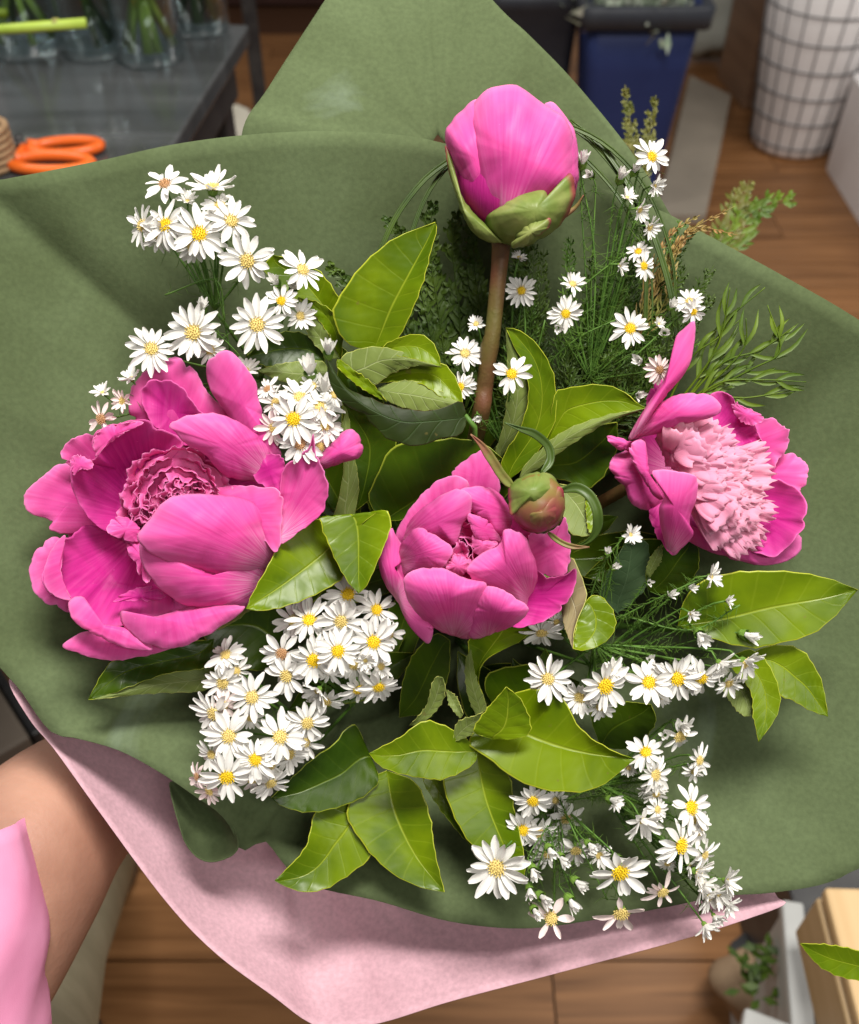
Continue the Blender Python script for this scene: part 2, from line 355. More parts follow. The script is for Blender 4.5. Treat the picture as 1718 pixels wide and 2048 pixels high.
front = [(-60, 372, -70), (0, 360, -70), (100, 341, -70), (205, 320, -72), (340, 290, -78), (480, 271, -85), (640, 262, -95), (800, 270, -105), (890, 287, -110),
         (1000, 318, -110), (1120, 352, -110), (1230, 385, -105), (1330, 425, -100), (1400, 462, -95), (1560, 548, -80), (1718, 640, -65), (1850, 740, -60),
         (1900, 1100, -50), (1860, 1500, -55), (1760, 1700, -60), (1700, 1745, -62), (1640, 1770, -64), (1540, 1786, -66), (1440, 1793, -68), (1330, 1815, -70), (1200, 1838, -74),
         (1050, 1857, -76), (900, 1843, -78), (760, 1803, -80), (640, 1776, -86), (580, 1742, -92), (530, 1682, -100), (500, 1698, -98), (476, 1698, -96), (464, 1660, -85), (436, 1625, -60), (392, 1594, -46),
         (320, 1545, -38), (240, 1502, -34), (160, 1478, -36), (100, 1462, -38), (40, 1380, -40), (0, 1335, -42), (-60, 1250, -45), (-110, 900, -50), (-100, 500, -60)]
wp_ = sheet('wrapping_paper', front, (870, 1180, -470), GP, 'dark olive green wrapping paper lining the bouquet, flowers resting straight on it', 'wrapping paper', seed=4, fold=8)
backs = [(483, 272, -115), (540, 170, -135), (650, 0, -190), (760, -170, -250), (830, -190, -255), (985, 0, -190), (1060, 72, -165), (1150, 165, -140), (1260, 300, -125), (1335, 420, -130), (1380, 520, -165), (1250, 760, -330), (900, 900, -950), (640, 700, -380), (500, 450, -230)]
sheet('wrapping_paper', backs, (880, 300, -145), GP, 'lighter green paper corner pointing up behind the top peony bud', 'wrapping paper', p=1.2, fold=3, seed=11)
blade('rolled_corner', [(340, 1565), (380, 1580), (436, 1618), (468, 1655), (476, 1698), (440, 1722), (402, 1720), (372, 1688), (352, 1630)], (400, 1500), GP, wp_, hb=-90, ht=-80, bulge=-60, seed=201, ruf=.6)
# the curled lower-left corner of the front sheet
def strip_surface(rowsA, rowsB, n=40, m=8, bulge=0):
    A = crom(rowsA, n); B = crom(rowsB, n); V = []
    for i in range(n):
        for j in range(m):
            u = j / (m - 1); p = A[i] * (1 - u) + B[i] * u; p = p.copy(); p[2] += bulge * math.sin(math.pi * u); V.append(p)
    return np.array(V), grid_faces(n, m)
# pink tissue
pink = [(18, 1362, -70), (60, 1440, -66), (110, 1500, -62), (200, 1625, -60), (330, 1800, -60), (430, 1905, -60), (550, 1995, -62), (610, 2040, -64), (660, 2058, -66), (760, 2046, -68), (900, 2003, -72), (1100, 1950, -76),
        (1350, 1883, -80), (1500, 1836, -82), (1570, 1808, -84), (1552, 1790, -100), (1500, 1690, -200), (1300, 1550, -950), (1000, 1450, -560), (700, 1400, -560), (400, 1380, -480), (150, 1380, -300), (60, 1350, -160)]
tp = sheet('tissue_paper', pink, (560, 1600, -330), PP, 'pale pink tissue paper showing below and left of the green wrap', 'tissue paper', p=2.2, fold=5, seed=21)

# ------------------------------------------------------------------ peonies
def stemto(parent, p, r0, r1=None, mats=STEM, via=None, name='stem', n=24):
    r1 = r1 or r0; pts = [(*p, r0)] + ([(*v, (r0 + r1) / 2) for v in (via or [])]) + [(*G, r1)]
    return MB().tube(pts, n, 10).build(name, mats, parent)
def ruffles(parent, c, rx, ry, h0, h1, rows, mats, wpx=34, seed=1, tilt=.3, lean=(0, 0), name='inner_petal', notch=2.5, dome=0, skip=None, flat=0):
    """nested upright ruffled petals round a centre; heights from h0 (foot) to h1 (edge)"""
    r_ = random.Random(seed)
    for k in range(rows):
        f = (k + .45) / rows; n = max(4, int(2 * math.pi * (rx + ry) / 2 * f / wpx * 1.25))
        for i in range(n):
            a = 2 * math.pi * (i + r_.random() * .5) / n + k * .7; wd = wpx * r_.uniform(.8, 1.3)
            top = h1 - dome * f * f + r_.uniform(-8, 8); nu, nv = 9, 6; V = []; uv = []; rim = []; ph = r_.uniform(0, 6); fr = r_.uniform(1.5, 2.6)
            px = c[0] + rx * f * math.cos(a); py = c[1] + ry * f * math.sin(a)
            if skip and skip(px, py): continue
            for v in range(nv):
                t = v / (nv - 1)
                for u in range(nu):
                    s = u / (nu - 1) * 2 - 1; w_ = wd * .5 * (.55 + .45 * math.sin(math.pi * min(1, t * .6 + .2)))
                    ru = notch * math.sin(s * 3.2 * fr + ph) * t * t
                    rad = (tilt * (1 - f) + .45 * f * (tilt < 0)) * wd * (t ** 1.6) - .25 * wd * (s * s) * (1 - .4 * t) + ru
                    if flat: rad += flat * t
                    x = px + math.cos(a) * rad - math.sin(a) * s * w_ + lean[0] * t; y = py + math.sin(a) * rad * ry / rx + math.cos(a) * s * w_ + lean[1] * t
                    h = h0 + (top - h0) * t - (s * s) * 9 * t + (ru * .8 + notch * 1.1 * math.sin(s * 9 + ph)) * t * t
                    V.append((x, y, h)); uv.append((s * .5 + k, t)); rim.append(.35 + .65 * t ** 2)
            o = mesh(name, W(V), grid_faces(nv, nu), mats, parent, uv=uv, attr=rim); solid(o, .0003)

g_peony = 'pink peonies in the bouquet'
# --- left, wide open
c1 = W((350, 1010, -60))[0]; P1 = thing('peony', 'largest, wide open pink peony at the left of the bouquet, cupped magenta petals', 'peony', c1, g_peony)
b1 = R4([(720, 900)])[0]
def pt(parent, rr, out, m, base=b1, **kw): return blade('petal', rr(out), base, m, parent, **kw)
OUT = [PK, PKI]
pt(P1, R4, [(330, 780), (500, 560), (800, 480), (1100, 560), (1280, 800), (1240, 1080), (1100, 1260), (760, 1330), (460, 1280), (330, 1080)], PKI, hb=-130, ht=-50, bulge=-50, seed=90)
pt(P1, R4, [(105, 790), (180, 700), (280, 640), (380, 640), (500, 720), (520, 880), (430, 950), (330, 960), (225, 935), (240, 905), (160, 870), (112, 830)], PK, hb=-110, ht=10, bulge=10, seed=1, drop=6)
pt(P1, R4, [(600, 300), (650, 225), (740, 165), (820, 150), (890, 205), (960, 320), (1070, 430), (1000, 560), (800, 560), (650, 470), (592, 400)], PK, hb=-30, ht=40, bulge=10, seed=2, drop=8, ruf=4)
pt(P1, R4, [(648, 330), (660, 270), (710, 250), (790, 262), (860, 310), (900, 380), (960, 440), (900, 540), (770, 540), (690, 440)], PKI, hb=-20, ht=62, bulge=-14, seed=3)
pt(P1, R4, [(945, 200), (970, 140), (1040, 120), (1100, 160), (1170, 260), (1190, 370), (1230, 480), (1290, 600), (1200, 600), (1080, 470), (1010, 360), (960, 290)], PK, hb=10, ht=70, bulge=30, seed=4, drop=8)
pt(P1, R4, [(275, 605), (290, 560), (350, 515), (440, 500), (560, 560), (560, 700), (430, 720), (330, 650)], PK, hb=-100, ht=36, bulge=4, seed=5, ruf=4)
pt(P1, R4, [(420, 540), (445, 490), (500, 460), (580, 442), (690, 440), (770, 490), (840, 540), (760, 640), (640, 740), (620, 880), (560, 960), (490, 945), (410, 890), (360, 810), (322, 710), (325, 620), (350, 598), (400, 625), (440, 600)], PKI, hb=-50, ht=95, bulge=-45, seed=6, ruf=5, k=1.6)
pt(P1, R4, [(425, 535), (450, 490), (520, 455), (640, 442), (650, 455), (560, 500), (480, 560), (440, 600)], PK, hb=60, ht=108, bulge=6, seed=61, ruf=3)
pt(P1, R4, [(322, 620), (350, 596), (390, 606), (425, 630), (415, 665), (370, 660), (335, 690)], PK, hb=60, ht=90, bulge=5, seed=62, ruf=2)
pt(P1, R4, [(300, 985), (230, 975), (150, 1060), (138, 1160), (180, 1250), (310, 1312), (420, 1300), (460, 1150), (380, 1000)], PK, hb=-110, ht=26, bulge=8, seed=7, drop=6)
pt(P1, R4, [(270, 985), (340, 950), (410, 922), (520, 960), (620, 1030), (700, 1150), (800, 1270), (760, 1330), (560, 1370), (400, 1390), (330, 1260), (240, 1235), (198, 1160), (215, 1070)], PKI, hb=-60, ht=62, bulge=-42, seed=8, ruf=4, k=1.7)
pt(P1, R4, [(300, 965), (262, 990), (222, 1060), (197, 1150), (235, 1232), (325, 1262), (290, 1180), (285, 1070)], PK, hb=30, ht=58, bulge=5, seed=81, ruf=1)
pt(P1, R4, [(290, 1472), (340, 1425), (430, 1400), (560, 1440), (700, 1450), (800, 1470), (700, 1510), (600, 1525), (500, 1537), (380, 1512)], PK, hb=0, ht=38, bulge=14, seed=9, drop=6)
pt(P1, R4, [(315, 1270), (345, 1243), (387, 1252), (362, 1330), (400, 1362), (560, 1385), (680, 1440), (700, 1490), (590, 1480), (480, 1440), (380, 1390), (325, 1330)], PK, hb=30, ht=80, bulge=12, seed=10, drop=8)
pt(P1, R4, [(555, 1310), (640, 1335), (720, 1335), (800, 1308), (900, 1290), (1010, 1285), (1125, 1290), (1060, 1350), (980, 1400), (900, 1445), (810, 1482), (720, 1475), (620, 1430), (562, 1370)], PK, hb=40, ht=84, bulge=26, seed=11, drop=14)
pt(P1, R4, [(980, 770), (1060, 735), (1180, 740), (1290, 770), (1290, 900), (1270, 1040), (1200, 980), (1080, 860)], PK, hb=50, ht=70, bulge=18, seed=12)
pt(P1, R4, [(1160, 560), (1215, 590), (1290, 600), (1305, 680), (1290, 765), (1220, 745), (1160, 690)], PKI, hb=50, ht=75, bulge=10, seed=13)
pt(P1, R4, [(590, 760), (640, 660), (740, 600), (850, 570), (960, 640), (1030, 720), (1000, 800), (860, 840), (720, 900), (650, 930), (590, 860)], PKR, hb=30, ht=34, bulge=34, seed=93)
ruffles(P1, R4([(800, 745)])[0], 98, 84, 34, 100, 6, PKR, 54, 5, -.6, (4, 10), dome=34, notch=4)
ruffles(P1, R4([(680, 850)])[0], 48, 62, 20, 84, 4, PKR, 46, 6, -.6, (-4, 6), dome=24, notch=4)
ruffles(P1, R4([(890, 745)])[0], 52, 26, 60, 104, 3, PKR, 32, 8, .6, (4, 12), dome=14, notch=4)
pt(P1, R4, [(490, 945), (520, 885), (590, 885), (640, 930), (665, 955), (640, 990), (570, 985)], PK, hb=60, ht=88, bulge=8, seed=14, ruf=4)
pt(P1, R4, [(520, 1265), (600, 1215), (690, 1200), (760, 1240), (690, 1265), (600, 1262)], PKI, hb=30, ht=46, bulge=10, seed=15, ruf=4)
pt(P1, R4, [(590, 980), (640, 960), (700, 1020), (700, 1130), (680, 1180), (640, 1150), (620, 1090), (585, 1040)], PK, hb=40, ht=92, bulge=10, seed=16, ruf=6)
pt(P1, R4, [(640, 1000), (700, 1000), (900, 1090), (1080, 1150), (1230, 1080), (1225, 1160), (1180, 1235), (1130, 1292), (1000, 1305), (860, 1288), (760, 1230), (700, 1170), (650, 1090)], PK, R4([(1250, 1180)])[0], hb=10, ht=104, bulge=44, seed=17, drop=20, ruf=1.2, k=2.2, shell=True)
pt(P1, R4, [(628, 965), (690, 885), (760, 800), (870, 775), (990, 778), (1100, 790), (1180, 830), (1235, 910), (1270, 1000), (1258, 1080), (1190, 1135), (1080, 1165), (960, 1150), (820, 1105), (700, 1050), (650, 1010)], PK, R4([(1280, 1120)])[0], hb=20, ht=134, bulge=52, seed=18, drop=20, ruf=1.2, k=2.2, shell=True)
pt(P1, R4, [(775, 460), (850, 415), (990, 408), (1110, 455), (1210, 525), (1275, 620), (1285, 700), (1222, 735), (1150, 715), (1060, 705), (1010, 670), (930, 590), (850, 540), (800, 485)], PK, R4([(1270, 720)])[0], hb=40, ht=122, bulge=26, seed=19, drop=20, ruf=1.8, shell=True)
pt(P1, R4, [(1435, 500), (1447, 590), (1480, 660), (1505, 760), (1475, 860), (1380, 940), (1280, 1003), (1258, 900), (1280, 780), (1300, 660), (1370, 600), (1420, 550)], PK, R4([(1270, 980)])[0], hb=60, ht=110, bulge=-12, seed=20, drop=-6)
pt(P1, R4, [(1440, 640), (1490, 575), (1580, 485), (1635, 495), (1662, 550), (1645, 605), (1560, 635), (1480, 658)], PK, R4([(1440, 650)])[0], hb=84, ht=96, bulge=26, seed=21, drop=22, ruf=1)
stemto(P1, (440, 1060, -90), 17, 15)
blade('sepal', R4([(900, 1330), (1000, 1280), (1140, 1150), (1270, 1000), (1240, 1180), (1130, 1320), (980, 1400)]), R4([(1000, 1200)])[0], SEP, P1, hb=-40, ht=-20, bulge=-20, seed=22)

# --- centre, half closed
c2 = W((880, 1090, -40))[0]; P2 = thing('peony', 'half closed pink peony in the middle, petals folded round a small opening', 'peony', c2, g_peony)
b2 = R5([(1080, 1250)])[0]
def p2(out, m=PK, base=b2, **kw): return pt(P2, R5, out, m, base=base, **kw)
p2([(830, 1000), (1000, 800), (1250, 800), (1430, 1000), (1420, 1250), (1250, 1380), (1000, 1380), (850, 1230)], PKI, hb=-60, ht=0, bulge=-50, seed=91)
p2([(1040, 690), (1095, 625), (1180, 572), (1235, 640), (1257, 720), (1240, 800), (1130, 800)], PK, hb=0, ht=24, bulge=10, seed=30, drop=4)
p2([(778, 975), (830, 870), (900, 775), (980, 712), (1072, 690), (1120, 740), (1060, 850), (920, 960), (820, 1030)], PK, hb=-10, ht=44, bulge=10, seed=31, drop=6)
p2([(1395, 960), (1470, 955), (1530, 920), (1560, 882), (1582, 1000), (1578, 1100), (1555, 1148), (1480, 1148), (1380, 1120)], PK, hb=-10, ht=34, bulge=16, seed=32)
p2([(1380, 1120), (1470, 1145), (1560, 1145), (1602, 1118), (1606, 1180), (1580, 1260), (1500, 1330), (1410, 1378), (1325, 1382), (1300, 1300)], PKI, hb=-20, ht=52, bulge=-16, seed=33, drop=-4, ruf=3)
p2([(768, 932), (800, 990), (830, 1040), (825, 1075), (780, 1100), (795, 1180), (830, 1290), (870, 1362), (952, 1388), (935, 1456), (900, 1440), (840, 1370), (790, 1270), (730, 1180), (704, 1085), (718, 1000), (745, 940)], PK, (790, 1200), hb=34, ht=40, bulge=16, seed=34, drop=10, ctr=R5([(775, 1110)])[0])
p2([(790, 1060), (860, 1150), (960, 1300), (950, 1390), (870, 1350), (820, 1250), (785, 1150)], PK, hb=20, ht=40, bulge=14, seed=35)
p2([(1010, 1080), (1030, 960), (1090, 900), (1150, 960), (1170, 1060), (1110, 1160), (1040, 1150)], PKR, hb=30, ht=40, bulge=26, seed=94)
ruffles(P2, R5([(1085, 1030)])[0], 42, 58, 30, 98, 3, PKR, 56, 11, -.5, (0, 2), dome=14, notch=2.5)
p2([(1075, 760), (1180, 738), (1260, 778), (1310, 860), (1300, 950), (1250, 965), (1200, 910), (1150, 880), (1110, 830)], PK, R5([(1400, 900)])[0], hb=20, ht=104, bulge=24, seed=36, shell=True, drop=22, ruf=1.2)
p2([(800, 1010), (850, 895), (960, 800), (1070, 750), (1128, 790), (1125, 860), (1085, 920), (1055, 1005), (980, 990), (880, 1040)], PK, R5([(780, 1000)])[0], hb=20, ht=112, bulge=28, seed=37, shell=True, drop=20, ruf=1.2)
p2([(775, 1075), (810, 1000), (880, 930), (960, 962), (1040, 1020), (1030, 1070), (985, 1118), (900, 1130), (830, 1150), (795, 1120)], PK, R5([(780, 1090)])[0], hb=20, ht=116, bulge=26, seed=38, shell=True, drop=18, ruf=1.2)
p2([(1115, 868), (1190, 888), (1245, 945), (1262, 990), (1210, 1000), (1165, 985), (1125, 930)], PK, R5([(1300, 960)])[0], hb=60, ht=118, bulge=10, seed=39, shell=True, drop=8, ruf=1.5)
p2([(1135, 960), (1190, 985), (1250, 1000), (1190, 1050), (1140, 1040)], PKR, hb=88, ht=98, bulge=14, seed=40)
p2([(1020, 1090), (1060, 1050), (1110, 1080), (1110, 1130), (1060, 1150), (1015, 1120)], PKR, hb=92, ht=104, bulge=14, seed=41, ruf=3)
p2([(1108, 1112), (1180, 1045), (1262, 1000), (1280, 938), (1340, 945), (1385, 985), (1412, 1060), (1432, 1150), (1405, 1235), (1372, 1302), (1290, 1262), (1190, 1215), (1130, 1160)], PK, R5([(1400, 1260)])[0], hb=10, ht=126, bulge=40, seed=42, shell=True, drop=24, ruf=1.2, k=2.3)
p2([(1190, 1200), (1260, 1208), (1330, 1248), (1390, 1300), (1340, 1365), (1240, 1410), (1130, 1436), (1120, 1340), (1150, 1260)], PK, R5([(1200, 1440)])[0], hb=0, ht=122, bulge=30, seed=43, shell=True, drop=22, ruf=1.2)
p2([(820, 1160), (860, 1125), (930, 1112), (1010, 1120), (1100, 1160), (1188, 1178), (1200, 1240), (1180, 1330), (1135, 1432), (1040, 1422), (950, 1382), (870, 1310), (830, 1235)], PK, R5([(1050, 1440)])[0], hb=0, ht=136, bulge=44, seed=44, shell=True, drop=26, ruf=1.2, k=2.3)
stemto(P2, (900, 1130, -80), 16, 14)

# --- right, open with a pale fringed heart
c3 = W((1420, 940, -50))[0]; P3 = thing('peony', 'open pink peony at the right with a pale fringed centre facing right', 'peony', c3, g_peony)
b3 = R6([(850, 820)])[0]
def p3(out, m=PK, base=b3, **kw): return pt(P3, R6, out, m, base=base, **kw)
p3([(640, 700), (800, 540), (1050, 520), (1240, 640), (1330, 800), (1320, 1050), (1200, 1180), (950, 1120), (720, 960), (620, 820)], PKI, hb=-120, ht=-60, bulge=-30, seed=92)
p3([(700, 500), (715, 435), (755, 390), (800, 380), (790, 470), (730, 520)], PKI, hb=0, ht=0, bulge=8, seed=50)
p3([(1000, 455), (1080, 443), (1130, 480), (1150, 530), (1230, 620), (1270, 740), (1220, 780), (1120, 700), (1020, 600)], PKI, hb=-20, ht=40, bulge=-8, seed=51, ruf=5)
p3([(1110, 500), (1190, 520), (1262, 562), (1220, 600), (1150, 580)], PK, hb=0, ht=48, bulge=8, seed=52)
p3([(1150, 600), (1200, 570), (1290, 568), (1370, 608), (1387, 660), (1352, 740), (1280, 830), (1200, 800), (1160, 700)], PK, hb=-70, ht=26, bulge=6, seed=53, ruf=3)
p3([(1200, 790), (1270, 750), (1350, 733), (1440, 755), (1478, 820), (1440, 900), (1330, 980), (1200, 940)], PK, hb=-80, ht=12, bulge=6, seed=54, drop=5, ruf=3)
p3([(860, 1060), (920, 1100), (1000, 1125), (1120, 1165), (1200, 1195), (1300, 1225), (1380, 1170), (1430, 1118), (1446, 1160), (1420, 1222), (1350, 1258), (1240, 1267), (1080, 1232), (960, 1185), (880, 1130)], PK, hb=0, ht=20, bulge=14, seed=55, drop=8)
p3([(1150, 880), (1220, 868), (1310, 858), (1400, 888), (1460, 960), (1467, 1050), (1420, 1135), (1340, 1210), (1290, 1232), (1200, 1200), (1120, 1180), (1080, 1050)], PKI, hb=-40, ht=58, bulge=-30, seed=56, ruf=3, k=1.8)
p3([(525, 790), (550, 745), (620, 715), (680, 780), (740, 870), (785, 930), (762, 990), (695, 1007), (625, 965), (600, 900), (545, 845)], PK, hb=20, ht=20, bulge=22, seed=57, drop=12)
p3([(712, 1005), (770, 960), (830, 1060), (830, 1217), (765, 1150), (728, 1080)], PKI, hb=0, ht=20, bulge=10, seed=58)
p3([(510, 655), (560, 655), (640, 680), (690, 660), (680, 715), (610, 725), (545, 700)], PK, hb=50, ht=40, bulge=12, seed=59, drop=6)
p3([(618, 700), (645, 680), (690, 675), (705, 740), (715, 830), (760, 900), (780, 950), (730, 930), (670, 830), (630, 760)], PK, hb=60, ht=72, bulge=10, seed=60, drop=6)
# fringed heart: many narrow notched petals that spill towards the right
r_ = random.Random(31)
for ring in range(8):
    f = 1 - ring / 7          # 1 lowest, longest layer .. 0 topmost
    for i in range(13 + int(4 * f)):
        t_ = (i + r_.random()) / (13 + int(4 * f)); bx, by = R6([(768 + 175 * t_ ** 1.3 + 40 * (1 - f) + r_.uniform(-20, 20), 690 + 285 * t_ + r_.uniform(-18, 18))])[0]
        a = R(-26 + 66 * t_ + r_.gauss(0, 17)); ln = (66 + 104 * f) * (1.08 - .4 * abs(t_ - .55)) * r_.uniform(.8, 1.12) * (.78 if t_ < .2 else 1)
        z0 = 66 - 44 * f; z1 = 96 - 46 * f + r_.uniform(-6, 6); wd = r_.uniform(34, 50) * (1 + .25 * (1 - f)); nv, nu = 9, 17; V = []; uv = []; rim = []
        d = np.array([math.cos(a), math.sin(a)]); nrm = np.array([-d[1], d[0]]); ph = r_.uniform(0, 6); fq = r_.uniform(9, 15); sw = r_.uniform(-9, 9)
        for v in range(nv):
            t = v / (nv - 1)
            for u in range(nu):
                s = u / (nu - 1) * 2 - 1; wi = wd * .5 * (.45 + .75 * math.sin(min(1, t * 1.15) * 1.57)); le = ln * (t + (.04 * math.sin(s * fq + ph) + .014 * (-1) ** u - .045 * s * s) * (t ** 3))
                p = np.array([bx, by]) + d * le + nrm * (s * wi + sw * t * t); V.append((p[0], p[1], z0 + (z1 - z0) * t + 10 * math.sin(t * 3.0) - (s * s) * 6 * (1 - t) + 5 * math.sin(s * fq * .35 + ph) * t)); uv.append((s * .3 + i, t)); rim.append(.3 + .7 * t)
        o = mesh('inner_petal', W(V), grid_faces(nv, nu), PKP, P3, uv=uv, attr=rim); solid(o, .0003)
p3([(615, 668), (660, 600), (700, 545), (780, 482), (860, 455), (980, 448), (1045, 480), (1055, 530), (1010, 560), (900, 590), (820, 620), (720, 645)], PK, R6([(620, 690)])[0], hb=30, ht=112, bulge=22, seed=63, shell=True, drop=20, ruf=1.5)
p3([(900, 118), (932, 100), (930, 200), (912, 290), (870, 370), (805, 445), (745, 520), (690, 600), (640, 662), (613, 668), (650, 590), (700, 510), (760, 420), (805, 330), (828, 230), (850, 165)], PK, R6([(620, 680)])[0], hb=80, ht=118, bulge=22, seed=64, drop=8, ruf=1.2, ctr=R6([(790, 410)])[0])
p3([(728, 822), (790, 812), (860, 822), (942, 850), (938, 950), (905, 1060), (925, 1120), (870, 1190), (820, 1222), (780, 1130), (762, 1010), (785, 935), (750, 870)], PK, R6([(800, 1230)])[0], hb=20, ht=118, bulge=20, seed=65, shell=True, drop=10, ruf=1.5)
stemto(P3, (1310, 960, -60), 14, 14, via=[(1210, 1000, -130)])

# --- tall bud at the top
c4 = W((1020, 480, -20))[0]; P4 = thing('peony', 'unopened round pink peony standing tall on a thick brown stem at the top', 'peony', c4, g_peony)
def ell(parent, name, c, rx, ry, rz, mats, ang=0, nu=28, nv=18, seed=0, amp=0.):
    V = []; 
    for i in range(nv + 1):
        ph = math.pi * i / nv
        for j in range(nu):
            th = 2 * math.pi * j / nu; x = math.sin(ph) * math.cos(th); y = math.cos(ph); z = math.sin(ph) * math.sin(th)
            k = 1 + amp * math.sin(3 * th + seed) * math.sin(ph); X = rx * x * k; Y = ry * y * k; a = R(ang)
            V.append((c[0] + X * math.cos(a) - Y * math.sin(a), c[1] + X * math.sin(a) + Y * math.cos(a), c[2] + rz * z * k))
    return mesh(name, W(V), grid_faces(nv + 1, nu, True), mats, parent, uv=[(v[0] * .01, v[1] * .01) for v in V], attr=[.3] * len(V))
ell(P4, 'inner_petal', (1022, 330, 20), 118, 138, 105, PKI)
b4 = R2([(1240, 930)])[0]
def p4(out, m=PK, **kw): return pt(P4, R2, out, m, base=kw.pop('base', b4), **kw)
p4([(958, 400), (990, 350), (1030, 305), (1110, 245), (1200, 300), (1230, 500), (1230, 750), (1170, 850), (1090, 800), (1035, 710), (1000, 590), (970, 490)], hb=20, ht=60, bulge=70, seed=70, drop=26, ruf=1, k=2.4)
p4([(1450, 260), (1560, 340), (1600, 430), (1612, 560), (1605, 680), (1540, 800), (1440, 850), (1400, 600)], hb=10, ht=60, bulge=50, seed=71, drop=20, ruf=1, k=2.4)
p4([(1115, 245), (1160, 195), (1230, 174), (1310, 176), (1390, 228), (1480, 290), (1555, 345), (1590, 440), (1600, 560), (1590, 700), (1480, 820), (1330, 900), (1210, 910), (1150, 845), (1090, 740), (1050, 600), (1040, 470), (1062, 340)], hb=40, ht=84, bulge=84, seed=72, drop=40, ruf=1, k=2.6, ctr=R2([(1330, 520)])[0])
blade('sepal', R2([(958, 470), (985, 520), (1003, 600), (1040, 720), (1100, 800), (1150, 850), (1235, 945), (1180, 945), (1110, 910), (1060, 840), (1015, 720), (975, 590)]), b4, [SEP, SEP], P4, hb=70, ht=60, bulge=22, seed=73, drop=8, ctr=R2([(1055, 790)])[0])
blade('sepal', R2([(1150, 830), (1180, 780), (1270, 712), (1380, 672), (1445, 675), (1480, 722), (1530, 690), (1565, 605), (1592, 640), (1588, 740), (1530, 850), (1440, 925), (1340, 962), (1235, 947), (1180, 900)]), b4, [SEP, SEP], P4, hb=70, ht=112, bulge=64, seed=74, drop=22, k=2.4)
blade('sepal', R2([(1300, 925), (1345, 860), (1405, 822), (1475, 828), (1470, 865), (1410, 915), (1340, 964), (1280, 966)]), b4, [SEP, SEP], P4, hb=112, ht=132, bulge=28, seed=75, drop=10)
MB().tube([(1003, 476, 28, 21), (1000, 520, 18, 17), (986, 660, 0, 16), (980, 690, -8, 19), (976, 720, -18, 17), (968, 780, -40, 18), (955, 860, -90, 18), (*G, 15)], 40, 14).build('stem', STEM, P4)
MB().tube([(*R2([(1545, 812)])[0], 60, 6), (*R2([(1600, 770)])[0], 66, 4), (*R2([(1637, 712)])[0], 80, 1)], 10, 5).build('bract', SEPR, P4)

# --- small green bud
c5 = W((1074, 1005, 110))[0]; P5 = thing('peony_bud', 'small round green and maroon peony bud with curling sepals above the middle peony', 'peony bud', c5)
cb = R5([(1430, 815)])[0]
ell(P5, 'bud', (cb[0], cb[1], 120), 56, 58, 54, simple('bud_skin', (.16, .20, .025), (.22, .025, .05), 30, .35, .4, 0, .1), ang=15, amp=.02)
blade('sepal', R5([(1305, 740), (1360, 695), (1440, 672), (1500, 690), (1530, 740), (1500, 810), (1440, 860), (1370, 840), (1310, 870), (1298, 800)]), R5([(1440, 670)])[0], SEP, P5, hb=118, ht=120, bulge=62, seed=76, drop=14, ruf=1, k=2.3)
blade('sepal', R5([(1320, 870), (1390, 850), (1460, 810), (1530, 740), (1556, 800), (1545, 880), (1500, 930), (1430, 955), (1360, 930)]), R5([(1440, 960)])[0], SEPR, P5, hb=112, ht=116, bulge=60, seed=77, drop=14, ruf=1, k=2.3)
def strap(parent, pts, wid, mats, name='sepal', cup=4, n=26, seed=0):
    q = crom(pts, n); t = np.linspace(0, 1, n); T = np.gradient(q[:, :2], axis=0); T /= np.linalg.norm(T, axis=1)[:, None] + 1e-9; Nn = np.c_[-T[:, 1], T[:, 0]]
    wv = wid * np.minimum(1, np.minimum(t * 5 + .35, (1 - t) * 2.6 + .04)); V = []; uv = []
    for j, u in enumerate((-1, -.5, 0, .5, 1)):
        V.append(np.c_[q[:, :2] + Nn * (u * wv)[:, None], q[:, 2] + cup * u * u]); uv.append(np.c_[np.full(n, .5 + u / 2), t])
    o = mesh(name, W(np.stack(V, 1).reshape(-1, 3)), grid_faces(n, 5), mats, parent, uv=np.stack(uv, 1).reshape(-1, 2), attr=[.5] * (5 * n)); solid(o, .0005); return o
def z5(pts): return [(*R5([(a, b)])[0], c) for a, b, c in pts]
strap(P5, z5([(1325, 750, 120), (1270, 690, 128), (1225, 620, 138), (1175, 550, 146), (1125, 500, 150)]), 9, SEPR)
strap(P5, z5([(1450, 680, 110), (1490, 620, 100), (1480, 555, 100), (1420, 500, 110), (1350, 475, 118), (1280, 447, 120)]), 8, GG)
strap(P5, z5([(1540, 760, 110), (1610, 745, 118), (1670, 780, 126), (1705, 850, 128), (1705, 930, 120), (1670, 985, 110), (1610, 1015, 100)]), 10, GG)
strap(P5, z5([(1480, 950, 100), (1530, 990, 100), (1590, 1015, 104), (1670, 1018, 104)]), 5, SEPR)
stemto(P5, (1060, 1000, 80), 9, 9, via=[(1040, 1010, -40)])

